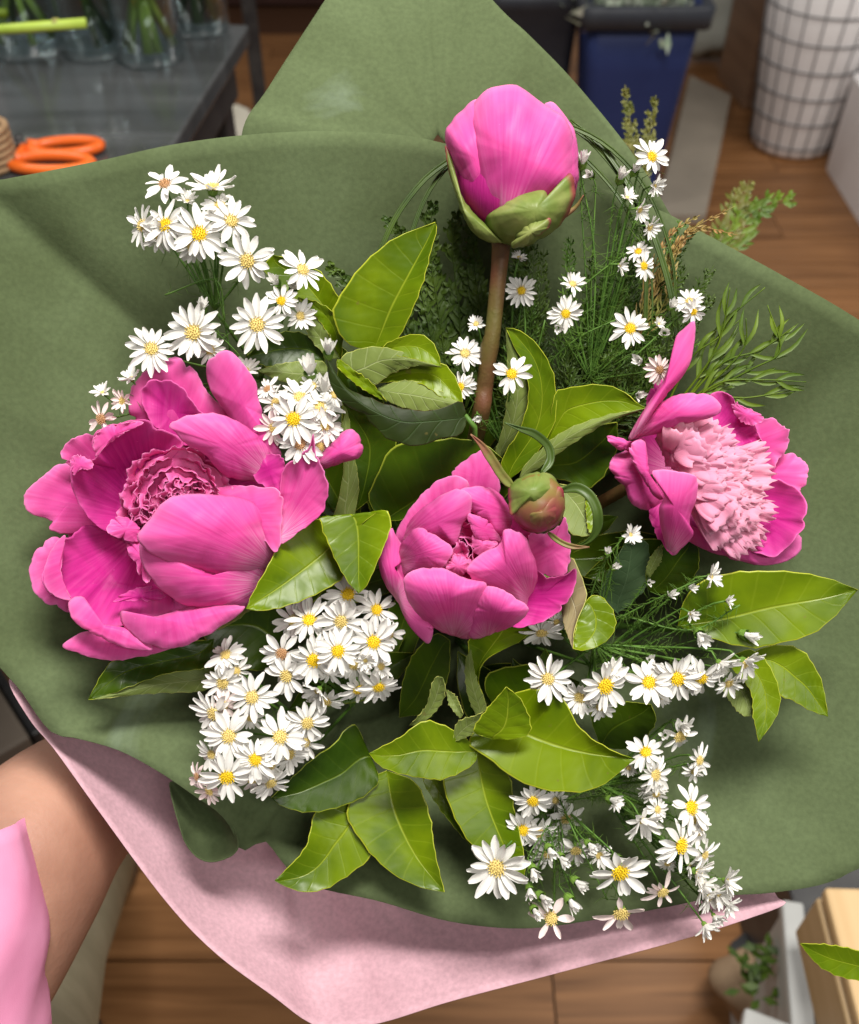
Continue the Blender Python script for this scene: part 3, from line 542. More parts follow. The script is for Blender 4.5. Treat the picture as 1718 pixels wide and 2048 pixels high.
# ------------------------------------------------------------------ glossy leaves, in branches
def branch(label, hub, name='leafy_branch', vias=None):
    o = thing(name, label, 'foliage', W(hub)[0], 'glossy green leaf branches')
    MB().tube([(*hub, 7), *(vias or []), (*G, 9)], 18, 7).build('stem', GS, o); return o
def S(rr, out, ib, it, hb, ht, m=LG, **kw):
    mid = kw.pop('mid', None)
    if mid: kw['mid'] = rr(mid)
    return (rr(out), ib, it, hb, ht, m, kw)
BA = branch('upright glossy leaves beside the tall brown stem, left of the top bud', (700, 760, -120))
leaf(BA, [S(R2, [(610, 1470), (480, 1440), (410, 1290), (500, 1120), (600, 1010), (730, 915), (910, 845), (915, 890), (880, 1010), (850, 1130), (790, 1290), (720, 1420)], 0, 6, 0, 60, LG, fold=16, arch=14, mid=[(610, 1470), (700, 1260), (790, 1090), (870, 940), (910, 845)], seed=1)])
leaf(BA, [S(R2, [(400, 1420), (300, 1300), (180, 1180), (70, 1080), (110, 1005), (250, 1040), (350, 1100), (445, 1240), (450, 1350)], 0, 4, -60, -10, LG, seed=2)])
leaf(BA, [S(R2, [(450, 1520), (380, 1500), (290, 1400), (235, 1220), (320, 1300), (400, 1420)], 0, 3, -30, 20, LU, fold=4, seed=3, mid=[(450, 1520), (360, 1430), (270, 1310), (235, 1220)]), S(R2, [(450, 1530), (400, 1420), (320, 1300), (235, 1215), (330, 1240), (420, 1300), (450, 1400)], 0, 3, -30, 20, LG, fold=8, seed=4)])
leaf(BA, [S(R5, [(470, 200), (400, 165), (230, 190), (100, 160), (90, 150), (160, 90), (240, 40), (340, 35), (420, 80)], 0, 4, -30, 0, LD, fold=10, seed=5), S(R5, [(480, 230), (400, 270), (330, 278), (220, 240), (150, 210), (250, 180), (350, 168), (450, 170)], 0, 4, -20, 10, LU, fold=-6, seed=6)])
leaf(BA, [S(R5, [(640, 240), (700, 150), (720, 105), (790, 62), (880, 43), (940, 70), (975, 130), (990, 192), (850, 150), (740, 150)], 0, 7, 20, 66, LG, fold=8, seed=7), S(R5, [(590, 230), (530, 158), (620, 110), (720, 103), (850, 138), (990, 192), (870, 187), (760, 222), (680, 275)], 0, 5, 10, 66, LU, fold=-8, seed=8)])
leaf(BA, [S(R5, [(740, 350), (660, 310), (570, 245), (512, 190), (522, 158), (600, 215), (670, 265), (725, 330)], 0, 3, 30, 74, LG, fold=4, seed=9)])
leaf(BA, [S(R5, [(680, 270), (740, 230), (850, 185), (985, 175), (1045, 225), (1085, 320), (1085, 368), (1000, 335), (900, 270), (780, 258)], 0, 6, 0, 54, LG, fold=8, seed=10), S(R5, [(690, 290), (800, 260), (900, 263), (980, 300), (1083, 368), (980, 385), (880, 390), (760, 355)], 0, 4, 10, 54, LU, fold=-6, seed=11)])
DLf = thing('peony_leaf', 'single dark bluish green curled leaf between the left peony and the tall stem', 'leaf', W((700, 820, 60))[0])
leaf(DLf, [S(R5, [(1110, 420), (1080, 350), (1020, 372), (930, 395), (800, 382), (680, 345), (560, 290), (510, 225), (465, 158), (490, 290), (560, 370), (640, 405), (680, 455), (760, 525), (890, 552), (980, 520), (1080, 500)], 0, 8, 52, 112, LK, fold=-10, arch=20, seed=12, mid=[(1110, 425), (950, 440), (800, 440), (640, 370), (540, 280), (465, 158)])])
MB().tube([(930, 830, 52, 5), (950, 900, -20, 6), (*G, 6)], 14, 6).build('stem', GS, DLf)
BB = branch('large leaves filling the gap between the left and middle peonies', (770, 1010, -150))
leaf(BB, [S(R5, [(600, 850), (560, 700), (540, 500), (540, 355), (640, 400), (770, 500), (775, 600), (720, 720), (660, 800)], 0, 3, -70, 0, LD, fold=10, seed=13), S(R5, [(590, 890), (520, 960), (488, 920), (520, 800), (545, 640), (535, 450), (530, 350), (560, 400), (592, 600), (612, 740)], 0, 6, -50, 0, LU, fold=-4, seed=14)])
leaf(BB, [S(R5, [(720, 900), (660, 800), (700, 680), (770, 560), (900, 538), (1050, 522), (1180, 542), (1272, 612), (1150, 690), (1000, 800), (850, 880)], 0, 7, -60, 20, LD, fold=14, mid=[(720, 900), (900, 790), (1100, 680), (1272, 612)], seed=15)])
leaf(BB, [S(R5, [(560, 985), (640, 900), (720, 848), (757, 880), (748, 960), (700, 1080), (650, 1190), (612, 1230), (560, 1170), (490, 1040), (435, 880), (500, 935)], 0, 7, 70, 92, LG, fold=10, seed=16)])
leaf(BB, [S(R5, [(540, 960), (440, 890), (330, 920), (250, 1000), (200, 1100), (130, 1225), (97, 1300), (180, 1308), (350, 1262), (520, 1172), (560, 1080)], 0, 6, 10, 96, LG, fold=14, mid=[(540, 960), (430, 1065), (280, 1180), (97, 1300)], seed=17)])
BC = branch('leaves right of the tall stem, behind the small green bud', (1080, 1000, -150))
leaf(BC, [S(R5, [(1290, 720), (1270, 620), (1350, 480), (1392, 330), (1375, 190), (1330, 110), (1287, 14), (1350, 25), (1430, 90), (1490, 190), (1517, 330), (1500, 470), (1400, 620)], 0, 6, -40, 50, LG, fold=10, seed=18), S(R5, [(1250, 620), (1238, 590), (1270, 480), (1295, 330), (1295, 180), (1287, 20), (1320, 100), (1370, 190), (1388, 300), (1350, 480)], 0, 5, -50, 48, LU, fold=-4, seed=19)])
leaf(BC, [S(R6, [(150, 760), (230, 640), (250, 520), (275, 440), (400, 410), (500, 408), (590, 438), (650, 488), (703, 517), (560, 548), (400, 600), (260, 680)], 0, 8, -30, 66, LG, fold=8, seed=20), S(R6, [(90, 860), (120, 790), (200, 715), (280, 645), (400, 588), (560, 543), (703, 517), (520, 580), (340, 690), (200, 790)], 0, 6, -20, 66, LU, fold=-6, seed=21)])
leaf(BC, [S(R6, [(120, 840), (230, 700), (400, 615), (560, 585), (560, 700), (520, 800), (430, 895), (300, 860)], 0, 3, -90, -20, LD, fold=12, seed=22)])
leaf(BC, [S(R6, [(280, 880), (340, 890), (440, 925), (485, 1010), (465, 1110), (400, 1130), (320, 1090)], 0, 4, -20, 30, LU, fold=5, seed=23), S(R6, [(410, 950), (450, 960), (480, 1010), (466, 1112), (430, 1110), (415, 1040)], 0, 3, 6, 36, LG, fold=5, seed=24)])
BD = branch('leaf curling up to show a tan underside right of the middle peony', (1120, 1250, -120))
leaf(BD, [S(R6, [(300, 1440), (338, 1235), (395, 1340), (413, 1425), (375, 1520), (352, 1600), (350, 1672), (312, 1570), (296, 1490)], 0, 6, -20, 70, LT, fold=6, seed=25), S(R6, [(400, 1460), (440, 1415), (490, 1425), (545, 1500), (543, 1590), (480, 1650), (400, 1677), (350, 1668), (360, 1590), (378, 1520)], 0, 7, 30, 72, LG, fold=4, seed=26)], label='leaf with its tan underside turned up')
leaf(BD, [S(R6, [(560, 1500), (480, 1430), (515, 1310), (600, 1165), (700, 1160), (710, 1340), (640, 1440)], 0, 3, -80, -20, LY, seed=27)])
leaf(BD, [S(R6, [(720, 1400), (700, 1320), (765, 1190), (850, 1160), (915, 1130), (952, 1210), (935, 1310), (850, 1400)], 0, 4, -60, -10, LD, fold=8, seed=28), S(R6, [(715, 1330), (700, 1290), (735, 1210), (775, 1170), (770, 1240)], 0, 3, -30, -6, LU, fold=-3, seed=29)])
BE = branch('broad bright leaf pointing right below the right peony with three drooping leaves', (1380, 1260, -130))
leaf(BE, [S(R6, [(850, 1560), (880, 1440), (960, 1350), (1100, 1308), (1350, 1298), (1550, 1328), (1712, 1386), (1600, 1512), (1500, 1592), (1380, 1632), (1200, 1660), (1020, 1620)], 0, 6, 0, 40, LG, fold=12, mid=[(850, 1560), (1060, 1530), (1300, 1470), (1560, 1425), (1712, 1386)], arch=12, seed=30)])
leaf(BE, [S(R0, [(1450, 1320), (1500, 1300), (1540, 1335), (1560, 1395), (1548, 1440), (1517, 1484), (1507, 1430), (1500, 1380)], 0, 5, 0, 30, LG, fold=6, seed=31), S(R0, [(1440, 1370), (1500, 1355), (1508, 1430), (1485, 1430), (1455, 1395)], 0, 2, -30, 10, LU, fold=3, seed=32)])
leaf(BE, [S(R0, [(1480, 1320), (1540, 1292), (1600, 1300), (1638, 1350), (1650, 1395), (1656, 1433), (1620, 1420), (1585, 1400), (1560, 1390), (1530, 1350)], 0, 5, 0, 22, LG, fold=7, seed=33)])
BF = branch('leaves poking out under the big left peony', (560, 1260, -160))
leaf(BF, [S(R4, [(980, 1440), (880, 1450), (700, 1490), (520, 1540), (440, 1650), (405, 1716), (430, 1716), (560, 1668), (750, 1600), (950, 1560)], 0, 5, -40, 20, LD, fold=9, seed=34), S(R4, [(1000, 1580), (940, 1568), (750, 1602), (560, 1668), (430, 1716), (700, 1685), (940, 1672)], 0, 4, -50, 20, LU, fold=-4, seed=35)])
leaf(BF, [S(R0, [(560, 1330), (500, 1340), (430, 1300), (400, 1260), (480, 1200), (560, 1180), (600, 1240)], 0, 3, -90, -40, LD, seed=36)])
BG = branch('rosette of broad leaves at the bottom centre of the bouquet', (860, 1430, -140))
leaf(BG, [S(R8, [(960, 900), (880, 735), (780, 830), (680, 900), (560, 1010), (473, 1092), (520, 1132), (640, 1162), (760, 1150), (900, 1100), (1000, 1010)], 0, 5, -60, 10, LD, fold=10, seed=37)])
leaf(BG, [S(R8, [(900, 1140), (780, 1110), (690, 1160), (645, 1330), (560, 1430), (490, 1500), (550, 1532), (650, 1557), (750, 1532), (880, 1450), (965, 1370), (960, 1240)], 0, 5, -60, 10, LG, fold=12, seed=38)])
leaf(BG, [S(R8, [(1040, 960), (890, 1030), (845, 1180), (880, 1250), (950, 1350), (1060, 1460), (1200, 1530), (1322, 1557), (1280, 1380), (1245, 1170), (1180, 1020)], 0, 7, -60, 0, LG, fold=12, mid=[(1040, 960), (1080, 1160), (1180, 1370), (1322, 1557)], seed=39)])
leaf(BG, [S(R8, [(1480, 860), (1400, 780), (1230, 718), (1100, 800), (953, 875), (1000, 930), (1100, 972), (1280, 1002), (1400, 968), (1478, 910)], 0, 4, 20, 72, LG, fold=10, seed=40), S(R8, [(1150, 740), (1230, 650), (1262, 540), (1285, 498), (1315, 505), (1327, 560), (1300, 640), (1220, 722)], 0, 4, 10, 66, LU, fold=3, seed=41)])
leaf(BG, [S(R7, [(330, 560), (240, 520), (300, 420), (400, 303), (480, 380), (517, 520), (430, 560)], 0, 3, 60, 96, LG, fold=8, seed=42), S(R7, [(135, 575), (160, 480), (260, 440), (330, 400), (290, 470), (220, 540)], 0, 3, 30, 72, LU, fold=3, seed=43)])
leaf(BG, [S(R7, [(330, 400), (215, 575), (300, 640), (420, 740), (560, 802), (700, 818), (800, 812), (900, 765), (1032, 657), (930, 622), (820, 560), (740, 480), (690, 380), (600, 320), (450, 330)], 0, 8, -10, 76, LG, fold=16, arch=20, mid=[(330, 400), (430, 500), (600, 575), (800, 625), (1032, 657)], seed=44)])
leaf(BG, [S(R7, [(250, 600), (130, 690), (88, 770), (150, 950), (240, 1090), (340, 1180), (480, 1275), (492, 1180), (470, 1050), (432, 880), (410, 740)], 0, 6, -30, 20, LG, fold=10, mid=[(250, 600), (300, 850), (380, 1060), (480, 1275)], seed=45)])
leaf(BG, [S(R7, [(30, 700), (-10, 760), (60, 880), (150, 1000), (260, 1120), (180, 960), (110, 800)], 0, 4, -70, -30, LG, fold=4, seed=46)])
BH = branch('tall narrow leaves standing just below the middle peony', (960, 1330, -160))
leaf(BH, [S(R7, [(260, 470), (230, 250), (222, 60), (360, 0), (520, 0), (480, 70), (300, 170), (262, 280), (300, 400)], 0, 3, -70, -10, LG, fold=8, seed=47), S(R7, [(270, 480), (210, 340), (200, 180), (225, 120), (250, 260), (300, 400)], 0, 3, -60, -20, LU, fold=-3, seed=48)])
leaf(BH, [S(R8, [(1100, 700), (1120, 520), (1180, 380), (1280, 290), (1350, 320), (1340, 500), (1260, 660)], 0, 4, -180, -110, LD, fold=8, seed=49)])
leaf(BH, [S(R8, [(1330, 560), (1380, 600), (1415, 680), (1400, 700), (1350, 640)], 0, 2, -60, -30, LU, fold=3, seed=50)])
leaf(BH, [S(R7, [(860, 600), (820, 420), (980, 380), (1110, 390), (1130, 480), (1020, 600)], 0, 3, -100, -40, LD, fold=8, seed=51)])
leaf(BH, [S(R7, [(420, 500), (300, 330), (330, 230), (560, 200), (760, 280), (700, 440)], 0, 4, -120, -60, LD, fold=8, seed=52)])
BI = branch('added dark leaves that keep light out of the middle of the bouquet between the stems', (850, 1230, -260))
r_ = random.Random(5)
for i in range(40):      # dark leaves added to keep light out of the heart of the bunch
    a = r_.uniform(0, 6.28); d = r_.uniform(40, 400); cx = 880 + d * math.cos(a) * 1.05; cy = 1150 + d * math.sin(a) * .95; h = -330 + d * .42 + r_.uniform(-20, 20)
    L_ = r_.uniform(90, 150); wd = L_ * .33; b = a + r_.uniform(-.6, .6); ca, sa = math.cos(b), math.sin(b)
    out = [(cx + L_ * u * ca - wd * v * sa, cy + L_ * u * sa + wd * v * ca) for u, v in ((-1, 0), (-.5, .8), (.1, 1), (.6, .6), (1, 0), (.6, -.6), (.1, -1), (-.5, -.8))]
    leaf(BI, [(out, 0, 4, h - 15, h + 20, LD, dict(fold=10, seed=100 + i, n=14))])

# ------------------------------------------------------------------ daisies
def petal_mesh(name, m, droop, seed):
    r = random.Random(seed); V = []; n, k = 7, 5
    for i in range(n):
        t = i / (n - 1); w_ = (.17 + .55 * t) if t < .3 else (.335 + .165 * math.sin(math.pi * min(1, (t - .3) / .75) * .9))
        w_ = .37 * [.42, .70, .95, 1.06, 1.04, .86, .42][i]
        for j in range(k):
            s = j / (k - 1) * 2 - 1; x = t - .06 * s * s * (t > .8) - (.03 if abs(s) < .1 and t > .95 else 0)
            V.append((x, s * w_ * .5, -.10 * droop * t * t + .035 * math.cos(s * 3.0) * -1 + .02 * s * s + .02 * math.sin(t * 5 + r.random())))
    me = bpy.data.meshes.new(name); me.from_pydata(V, [], grid_faces(n, k)); me.materials.append(m); me.polygons.foreach_set('use_smooth', [True] * len(me.polygons)); return me
PET = [petal_mesh('petal', WH, d, s) for s, d in enumerate((.2, 1.0, -.8, 2.0))]; PETB = [petal_mesh('petal', WHP, d, s) for s, d in enumerate((.4, 1.6, -.5))]
def disc_mesh(m, seed):
    r = random.Random(seed); mb = MB(); n = 46; V = []
    Vh = []; 
    for i in range(4):
        ph = R(90) * i / 3
        for j in range(10): Vh.append((.8 * math.cos(ph) * math.cos(j * .628), .8 * math.cos(ph) * math.sin(j * .628), .30 * math.sin(ph)))
    mb.add(Vh, grid_faces(4, 10, True))
    for i in range(n):
        f = math.sqrt((i + .5) / n); a = i * 2.39996; x, y = f * math.cos(a) * .95, f * math.sin(a) * .95; z = .34 * math.sqrt(max(0, 1 - f * f)) ; s = .10 * r.uniform(.8, 1.2); hh = .22 * r.uniform(.6, 1.3)
        q = [(x - s, y, z), (x, y - s, z), (x + s, y, z), (x, y + s, z), (x * 1.12, y * 1.12, z + hh)]
        mb.add(q, [(0, 1, 4), (1, 2, 4), (2, 3, 4), (3, 0, 4)])
    me = bpy.data.meshes.new('disc'); me.from_pydata(np.vstack(mb.V).tolist(), [], mb.F); me.materials.append(m); return me
DISC = {k: disc_mesh(m, i) for i, (k, m) in enumerate((('y', DY), ('p', DP), ('b', DB)))}
def cup_mesh():
    mb = MB(); prof = [(.10, -1.25), (.25, -1.15), (.55, -.8), (.62, -.4), (.7, -.1)]; V = []
    for rr_, z in prof:
        for j in range(10): a = j * .6283; k = 1 + .09 * (j % 2); V.append((rr_ * k * math.cos(a), rr_ * k * math.sin(a), z))
    mb.add(V, grid_faces(5, 10, True))
    for j in range(14):      # bracts
        a = j * .449; z0 = -.95 + .3 * (j % 3); r0 = .58; c, s = math.cos(a), math.sin(a)
        mb.add([(r0 * c - .1 * s, r0 * s + .1 * c, z0), (r0 * c + .1 * s, r0 * s - .1 * c, z0), (.86 * c, .86 * s, z0 + .55)], [(0, 1, 2)])
    me = bpy.data.meshes.new('flower_head'); me.from_pydata(np.vstack(mb.V).tolist(), [], mb.F); me.materials.append(SEPG); return me
SEPG = simple('daisy_cup', (.12, .24, .03), (.20, .33, .06), 300, .5, .3, .1)
CUP = cup_mesh()
def frame(x, y, h, tx, ty):
    """matrix at a photo-space point whose z axis leans (tx right, ty down) off the line to the lens"""
    p = W((x, y, h))[0]; z = Vector(RT * tx - UP * ty - FW).normalized(); a = Vector(RT); xx = (a - z * a.dot(z)).normalized(); yy = z.cross(xx)
    M = Matrix((xx, yy, z)).transposed().to_4x4(); M.translation = Vector(p); return M, p, z
def daisy(parent, x, y, r, tx=0, ty=0, kind='p', h=60, blush=False, n=None, cup=0, rnd=None, sparse=0):
    """one flower: head (green cup) > disc, petals. cup: 0 open flat .. 1 closed"""
    rd = rnd or random; M, p, z = frame(x, y, h, tx + rd.gauss(0, .16), ty + rd.gauss(0, .16)); po = np.array(parent['_o']); Rm = r * 1.09 * U * (D0 - h * U) / D0
    dr = Rm * (.30 if cup < .5 else .24)
    hd = bpy.data.objects.new('flower_head', CUP); COL.objects.link(hd); hd.parent = parent
    ML = Matrix.Translation(-Vector(po)) @ M @ Matrix.Diagonal((dr, dr, dr, 1)); hd.matrix_local = ML
    dk = bpy.data.objects.new('disc', DISC[kind]); COL.objects.link(dk); dk.parent = hd; dk.matrix_local = Matrix.Diagonal((1, 1, 1 if cup < .5 else .6, 1))
    n = n or (rd.choice((16, 17, 18, 20)) if cup > .2 else rd.choice((14, 15, 16, 18))); src = PETB if blush else PET; k = Rm / dr; off = rd.uniform(0, 6)
    for i in range(n):
        if rd.random() < sparse: continue
        a = off + 2 * math.pi * (i + rd.gauss(0, .24)) / n; el = R(6 + 66 * cup + rd.gauss(0, 11)); L_ = (k - .72) * rd.uniform(.72, 1.1)
        pe = bpy.data.objects.new('petal', rd.choice(src)); COL.objects.link(pe); pe.parent = hd
        pe.matrix_local = Matrix.Rotation(a, 4, 'Z') @ Matrix.Translation((.72, 0, rd.uniform(-.12, .10))) @ Matrix.Rotation(-el, 4, 'Y') @ Matrix.Rotation(rd.uniform(-.4, .4), 4, 'X') @ Matrix.Diagonal((L_, L_ * rd.uniform(.82, 1.05) * (1.05 if n < 15 else .92), L_, 1))
    return np.array(p), np.array(z), dr
def threads(mb, P0, P1, n, ln, rd, wid=1.6):
    for _ in range(n):
        t = rd.random(); p = P0 * (1 - t) + P1 * t; d = (P1 - P0); d /= np.linalg.norm(d) + 1e-9; q = np.array([rd.gauss(0, 1) for _ in range(3)]); q -= d * q.dot(d) * .6; q /= np.linalg.norm(q); v = (d * .6 + q); v /= np.linalg.norm(v)
        L_ = ln * U * rd.uniform(.5, 1.2); b = np.array([rd.gauss(0, .25) for _ in range(3)])
        pts = np.array([p, p + v * L_ * .5 + b * L_ * .1, p + (v + b) * L_]); mb.add(*tube_world(pts, np.array([1, .8, .25]) * wid * .5 * U, 3, False))
def spray(label, hub, flowers, seed, buds=(), foliage=10, via=None, extra=()):
    o = thing('daisy_spray', label, 'daisies', W(hub)[0], 'sprays of small white daisies'); rd = random.Random(seed); st = MB(); fo = MB()
    st.tube([(*hub, 3.5), *[(*v, 4) for v in (via or [])], (*G, 5)], 14, 6); H = W(hub)[0]
    for f in flowers:
        x, y, r, tx, ty, kind = f[:6]; kw = f[6] if len(f) > 6 else {}; kw = dict(kw); h = kw.pop('h', 60)
        p, z, dr = daisy(o, x, y, r, tx, ty, kind, h, rnd=rd, **kw)
        e = p - z * dr * 1.2; m = e - z * 30 * U * (1 if r > 30 else .6); k = rd.uniform(.35, .6); mid = m * (1 - k) + H * k - np.array(FW) * -6 * U
        P = crom([e, m, mid, H], 12); st.add(*tube_world(P, np.linspace(1.9, 3.0, 12) * U, 5)); threads(fo, e, mid, foliage, 26, rd)
        threads(fo, mid, H, foliage // 2, 34, rd)
    for x, y, r, tx, ty in buds:
        h = 40; M, p, z = frame(x, y, h, tx, ty); Rm = r * U * 1.3
        hd = bpy.data.objects.new('bud', CUP); COL.objects.link(hd); hd.parent = o; hd.matrix_local = Matrix.Translation(-Vector(o['_o'])) @ M @ Matrix.Diagonal((Rm * .8, Rm * .8, Rm * .9, 1))
        for i in range(9):
            pe = bpy.data.objects.new('petal', rd.choice(PET)); COL.objects.link(pe); pe.parent = hd; a = i * .698 + rd.random() * .3
            pe.matrix_local = Matrix.Rotation(a, 4, 'Z') @ Matrix.Translation((.30, 0, -.25)) @ Matrix.Rotation(-R(rd.uniform(62, 90)), 4, 'Y') @ Matrix.Diagonal((1.75 * rd.uniform(.85, 1.1), 1.7, 1.2, 1))
        p = np.array(p); z = np.array(z); e = p - z * Rm; mid = (e * .5 + H * .5); P = crom([e, e - z * 20 * U, mid, H], 10); st.add(*tube_world(P, 1.4 * U, 5)); threads(fo, e, mid, foliage, 22, rd)
    for pts, nt in extra:
        P = W(crom(pts, 16)); st.add(*tube_world(P, 1.7 * U, 5))
        for i in range(15): threads(fo, P[i], P[i + 1], nt, 26, rd)
    st.build('stem', GS, o); f_ = fo.build('foliage', GT, o); f_['kind'] = 'stuff'; return o
c = lambda rr, L: [(*rr([(a, b)])[0], *rest) for a, b, *rest in L]
spray('upper left spray of open daisies lying against the dark green paper', (430, 620, -60), [
    (330, 368, 44, -.25, -.75, 'b', dict(h=50)), (425, 375, 50, .15, -1.2, 'p', dict(h=40, cup=.35)), (332, 450, 50, 0, 0, 'y'), (398, 468, 55, .1, .1, 'y', dict(h=70)), (462, 442, 48, .35, -.2, 'p'),
    (285, 452, 42, -.8, .2, 'p', dict(h=45)), (375, 402, 24, .1, -.8, 'p', dict(h=40, cup=.5)), (495, 522, 54, .25, -.1, 'p'), (385, 492, 40, 0, .5, 'p', dict(h=50)), (317, 472, 38, -.3, .5, 'p', dict(h=48)), (440, 412, 40, .3, -.5, 'p', dict(h=48))], 1, foliage=6,
    extra=[([(330, 590, -20), (430, 560, -10), (450, 640, -20)], 1), ([(420, 520, 0), (440, 600, -20), (460, 700, -60)], 1)])
spray('daisies just above the big left peony', (520, 760, -60), [
    (604, 540, 46, .3, -.3, 'p'), (563, 602, 34, 0, 0, 'y'), (514, 650, 55, .1, .15, 'p', dict(h=66)), (600, 632, 34, .5, .3, 'p', dict(h=20, cup=.3)), (387, 665, 60, -.05, -.05, 'p', dict(h=64)), (303, 698, 50, -.1, .1, 'p'),
    (420, 700, 34, .3, .4, 'p', dict(h=30)), (262, 757, 28, -.5, -.7, 'p', dict(h=40, cup=.5)), (205, 785, 24, -.5, -.7, 'p', dict(h=50, cup=.5)), (245, 802, 28, -.6, .1, 'p', dict(h=40, cup=.4, blush=True)), (203, 838, 38, -.4, .2, 'b', dict(h=50, blush=True, n=9)),
    (490, 742, 32, .2, -.8, 'p', dict(h=30, cup=.4))], 2, buds=[(552, 565, 13, -.2, -.3), (588, 575, 12, .2, -.3), (405, 615, 12, .1, -.8)], foliage=6)
spray('tight knot of daisies between the left peony and the dark curled leaf', (610, 960, -70), [
    (587, 838, 52, -.05, -.2, 'y', dict(h=112)), (600, 888, 46, .1, 0, 'b', dict(h=96)), (600, 795, 46, 0, -.8, 'p', dict(h=70)), (552, 806, 38, -.5, -.3, 'p', dict(h=60)), (640, 815, 46, .5, -.5, 'p', dict(h=76)), (650, 850, 40, .6, .1, 'p', dict(h=80)), (548, 856, 36, -.5, .3, 'p', dict(h=84, blush=True)),
    (535, 778, 28, -.3, -.6, 'b', dict(h=40)), (625, 772, 30, 0, -.6, 'p', dict(h=40)), (640, 893, 34, .5, .4, 'p', dict(h=70, blush=True)), (668, 790, 30, .4, -.4, 'p', dict(h=40))], 3, buds=[(657, 703, 15, .1, -1), (620, 742, 18, -.1, -1), (648, 780, 18, .2, -1)], foliage=4)
mk = lambda L: [(a / 2.4543 + 350, b / 2.4543 + 1150, r / 2.4543, *rest) for a, b, r, *rest in L]
spray('dense upper cluster of daisies below the left peony, left of the middle peony', (700, 1400, -90), mk([
    (850, 95, 118, -.1, -.5, 'y', dict(h=20)), (990, 170, 100, .3, -.3, 'y', dict(h=0)), (660, 222, 118, -.2, -.5, 'y', dict(h=40)), (815, 228, 120, -.05, 0, 'p', dict(h=64)), (975, 328, 120, .1, 0, 'y', dict(h=60)), (800, 372, 116, 0, 0, 'y', dict(h=92)),
    (682, 418, 122, -.15, .15, 'y', dict(h=74)), (525, 385, 108, -.3, -.1, 'b', dict(h=50)), (548, 495, 115, -.1, .2, 'p', dict(h=58)), (585, 225, 105, -.4, -.3, 'p', dict(h=20)), (1050, 290, 80, .7, -.2, 'p', dict(h=40)),
    (1000, 548, 105, .5, .7, 'y', dict(h=60)), (905, 560, 105, .1, .9, 'y', dict(h=50)), (700, 570, 100, -.4, .9, 'p', dict(h=56, cup=.5)), (935, 420, 62, .1, 0, 'p', dict(h=76, cup=.75)), (740, 620, 100, .3, .8, 'p', dict(h=30)), (1010, 450, 70, .6, 0, 'p', dict(h=30)), (880, 440, 90, 0, .3, 'p', dict(h=40)), (760, 470, 80, 0, .3, 'p', dict(h=50))]), 4, foliage=7)
spray('dense lower cluster of daisies hanging over the dark green paper', (640, 1480, -90), mk([
    (250, 395, 100, -.2, -.7, 'p', dict(h=20)), (235, 530, 105, -.3, -.1, 'p', dict(h=30)), (378, 600, 122, 0, 0, 'p', dict(h=70)), (190, 680, 115, -.4, 0, 'p', dict(h=40)), (265, 790, 128, -.1, 0, 'p', dict(h=72)), (395, 905, 112, .1, .1, 'y', dict(h=90)),
    (255, 990, 130, 0, .2, 'y', dict(h=96)), (515, 795, 130, .1, -.05, 'p', dict(h=78)), (650, 725, 110, .3, .1, 'p', dict(h=60)), (470, 1020, 100, .4, .6, 'p', dict(h=60)), (110, 990, 70, -.9, .1, 'b', dict(h=50, blush=True)), (560, 880, 100, .5, .5, 'p', dict(h=50)),
    (640, 820, 90, .6, .5, 'p', dict(h=40)), (380, 1000, 90, .1, .7, 'p', dict(h=60)), (180, 880, 80, -.4, .3, 'p', dict(h=50)), (300, 470, 80, .2, -.1, 'p', dict(h=30)), (240, 640, 80, -.2, .2, 'p', dict(h=40, blush=True)), (470, 930, 90, .3, .3, 'p', dict(h=60)), (170, 1060, 80, -.5, .6, 'p', dict(h=40, blush=True)), (370, 700, 70, .2, .5, 'p', dict(h=40))]), 5, foliage=5)
m2 = lambda L: [(a / 2.4543 + 500, b / 2.4543 + 100, r / 2.4543, *rest) for a, b, r, *rest in L]
m3 = lambda L: [(a / 2.4543 + 1018, b / 2.4543, r / 2.4543, *rest) for a, b, r, *rest in L]
m6 = lambda L: [(a / 2.3928 + 1000, b / 2.3928 + 600, r / 2.3928, *rest) for a, b, r, *rest in L]
m7 = lambda L: [(a / 2.4543 + 850, b / 2.4543 + 1250, r * 1.1 / 2.4543, *rest) for a, b, r, *rest in L]
spray('scattered small daisies around the foot of the tall brown stem', (1010, 900, -120), m2([
    (1320, 1020, 42, .2, -.5, 'p', dict(h=10, cup=.45)), (1332, 1182, 78, -.3, .2, 'y', dict(h=10)), (1110, 1345, 50, -.2, -.2, 'p', dict(h=0, cup=.4)), (1055, 1490, 88, -.2, 0, 'p', dict(h=-10)), (1120, 1500, 40, .3, .2, 'p', dict(h=-20)), (1285, 1590, 98, 0, 0, 'y', dict(h=92, n=11)), (1035, 1655, 80, -.7, -.1, 'y', dict(h=20)), (1060, 1640, 60, .5, .3, 'p', dict(h=0))]), 6, buds=[(955, 835, 9, 0, .5)], foliage=14,
    extra=[([(1040, 560, 0), (1050, 680, -20), (1020, 860, -90)], 3), ([(1090, 640, -10), (1060, 760, -50), (1020, 900, -100)], 3)])
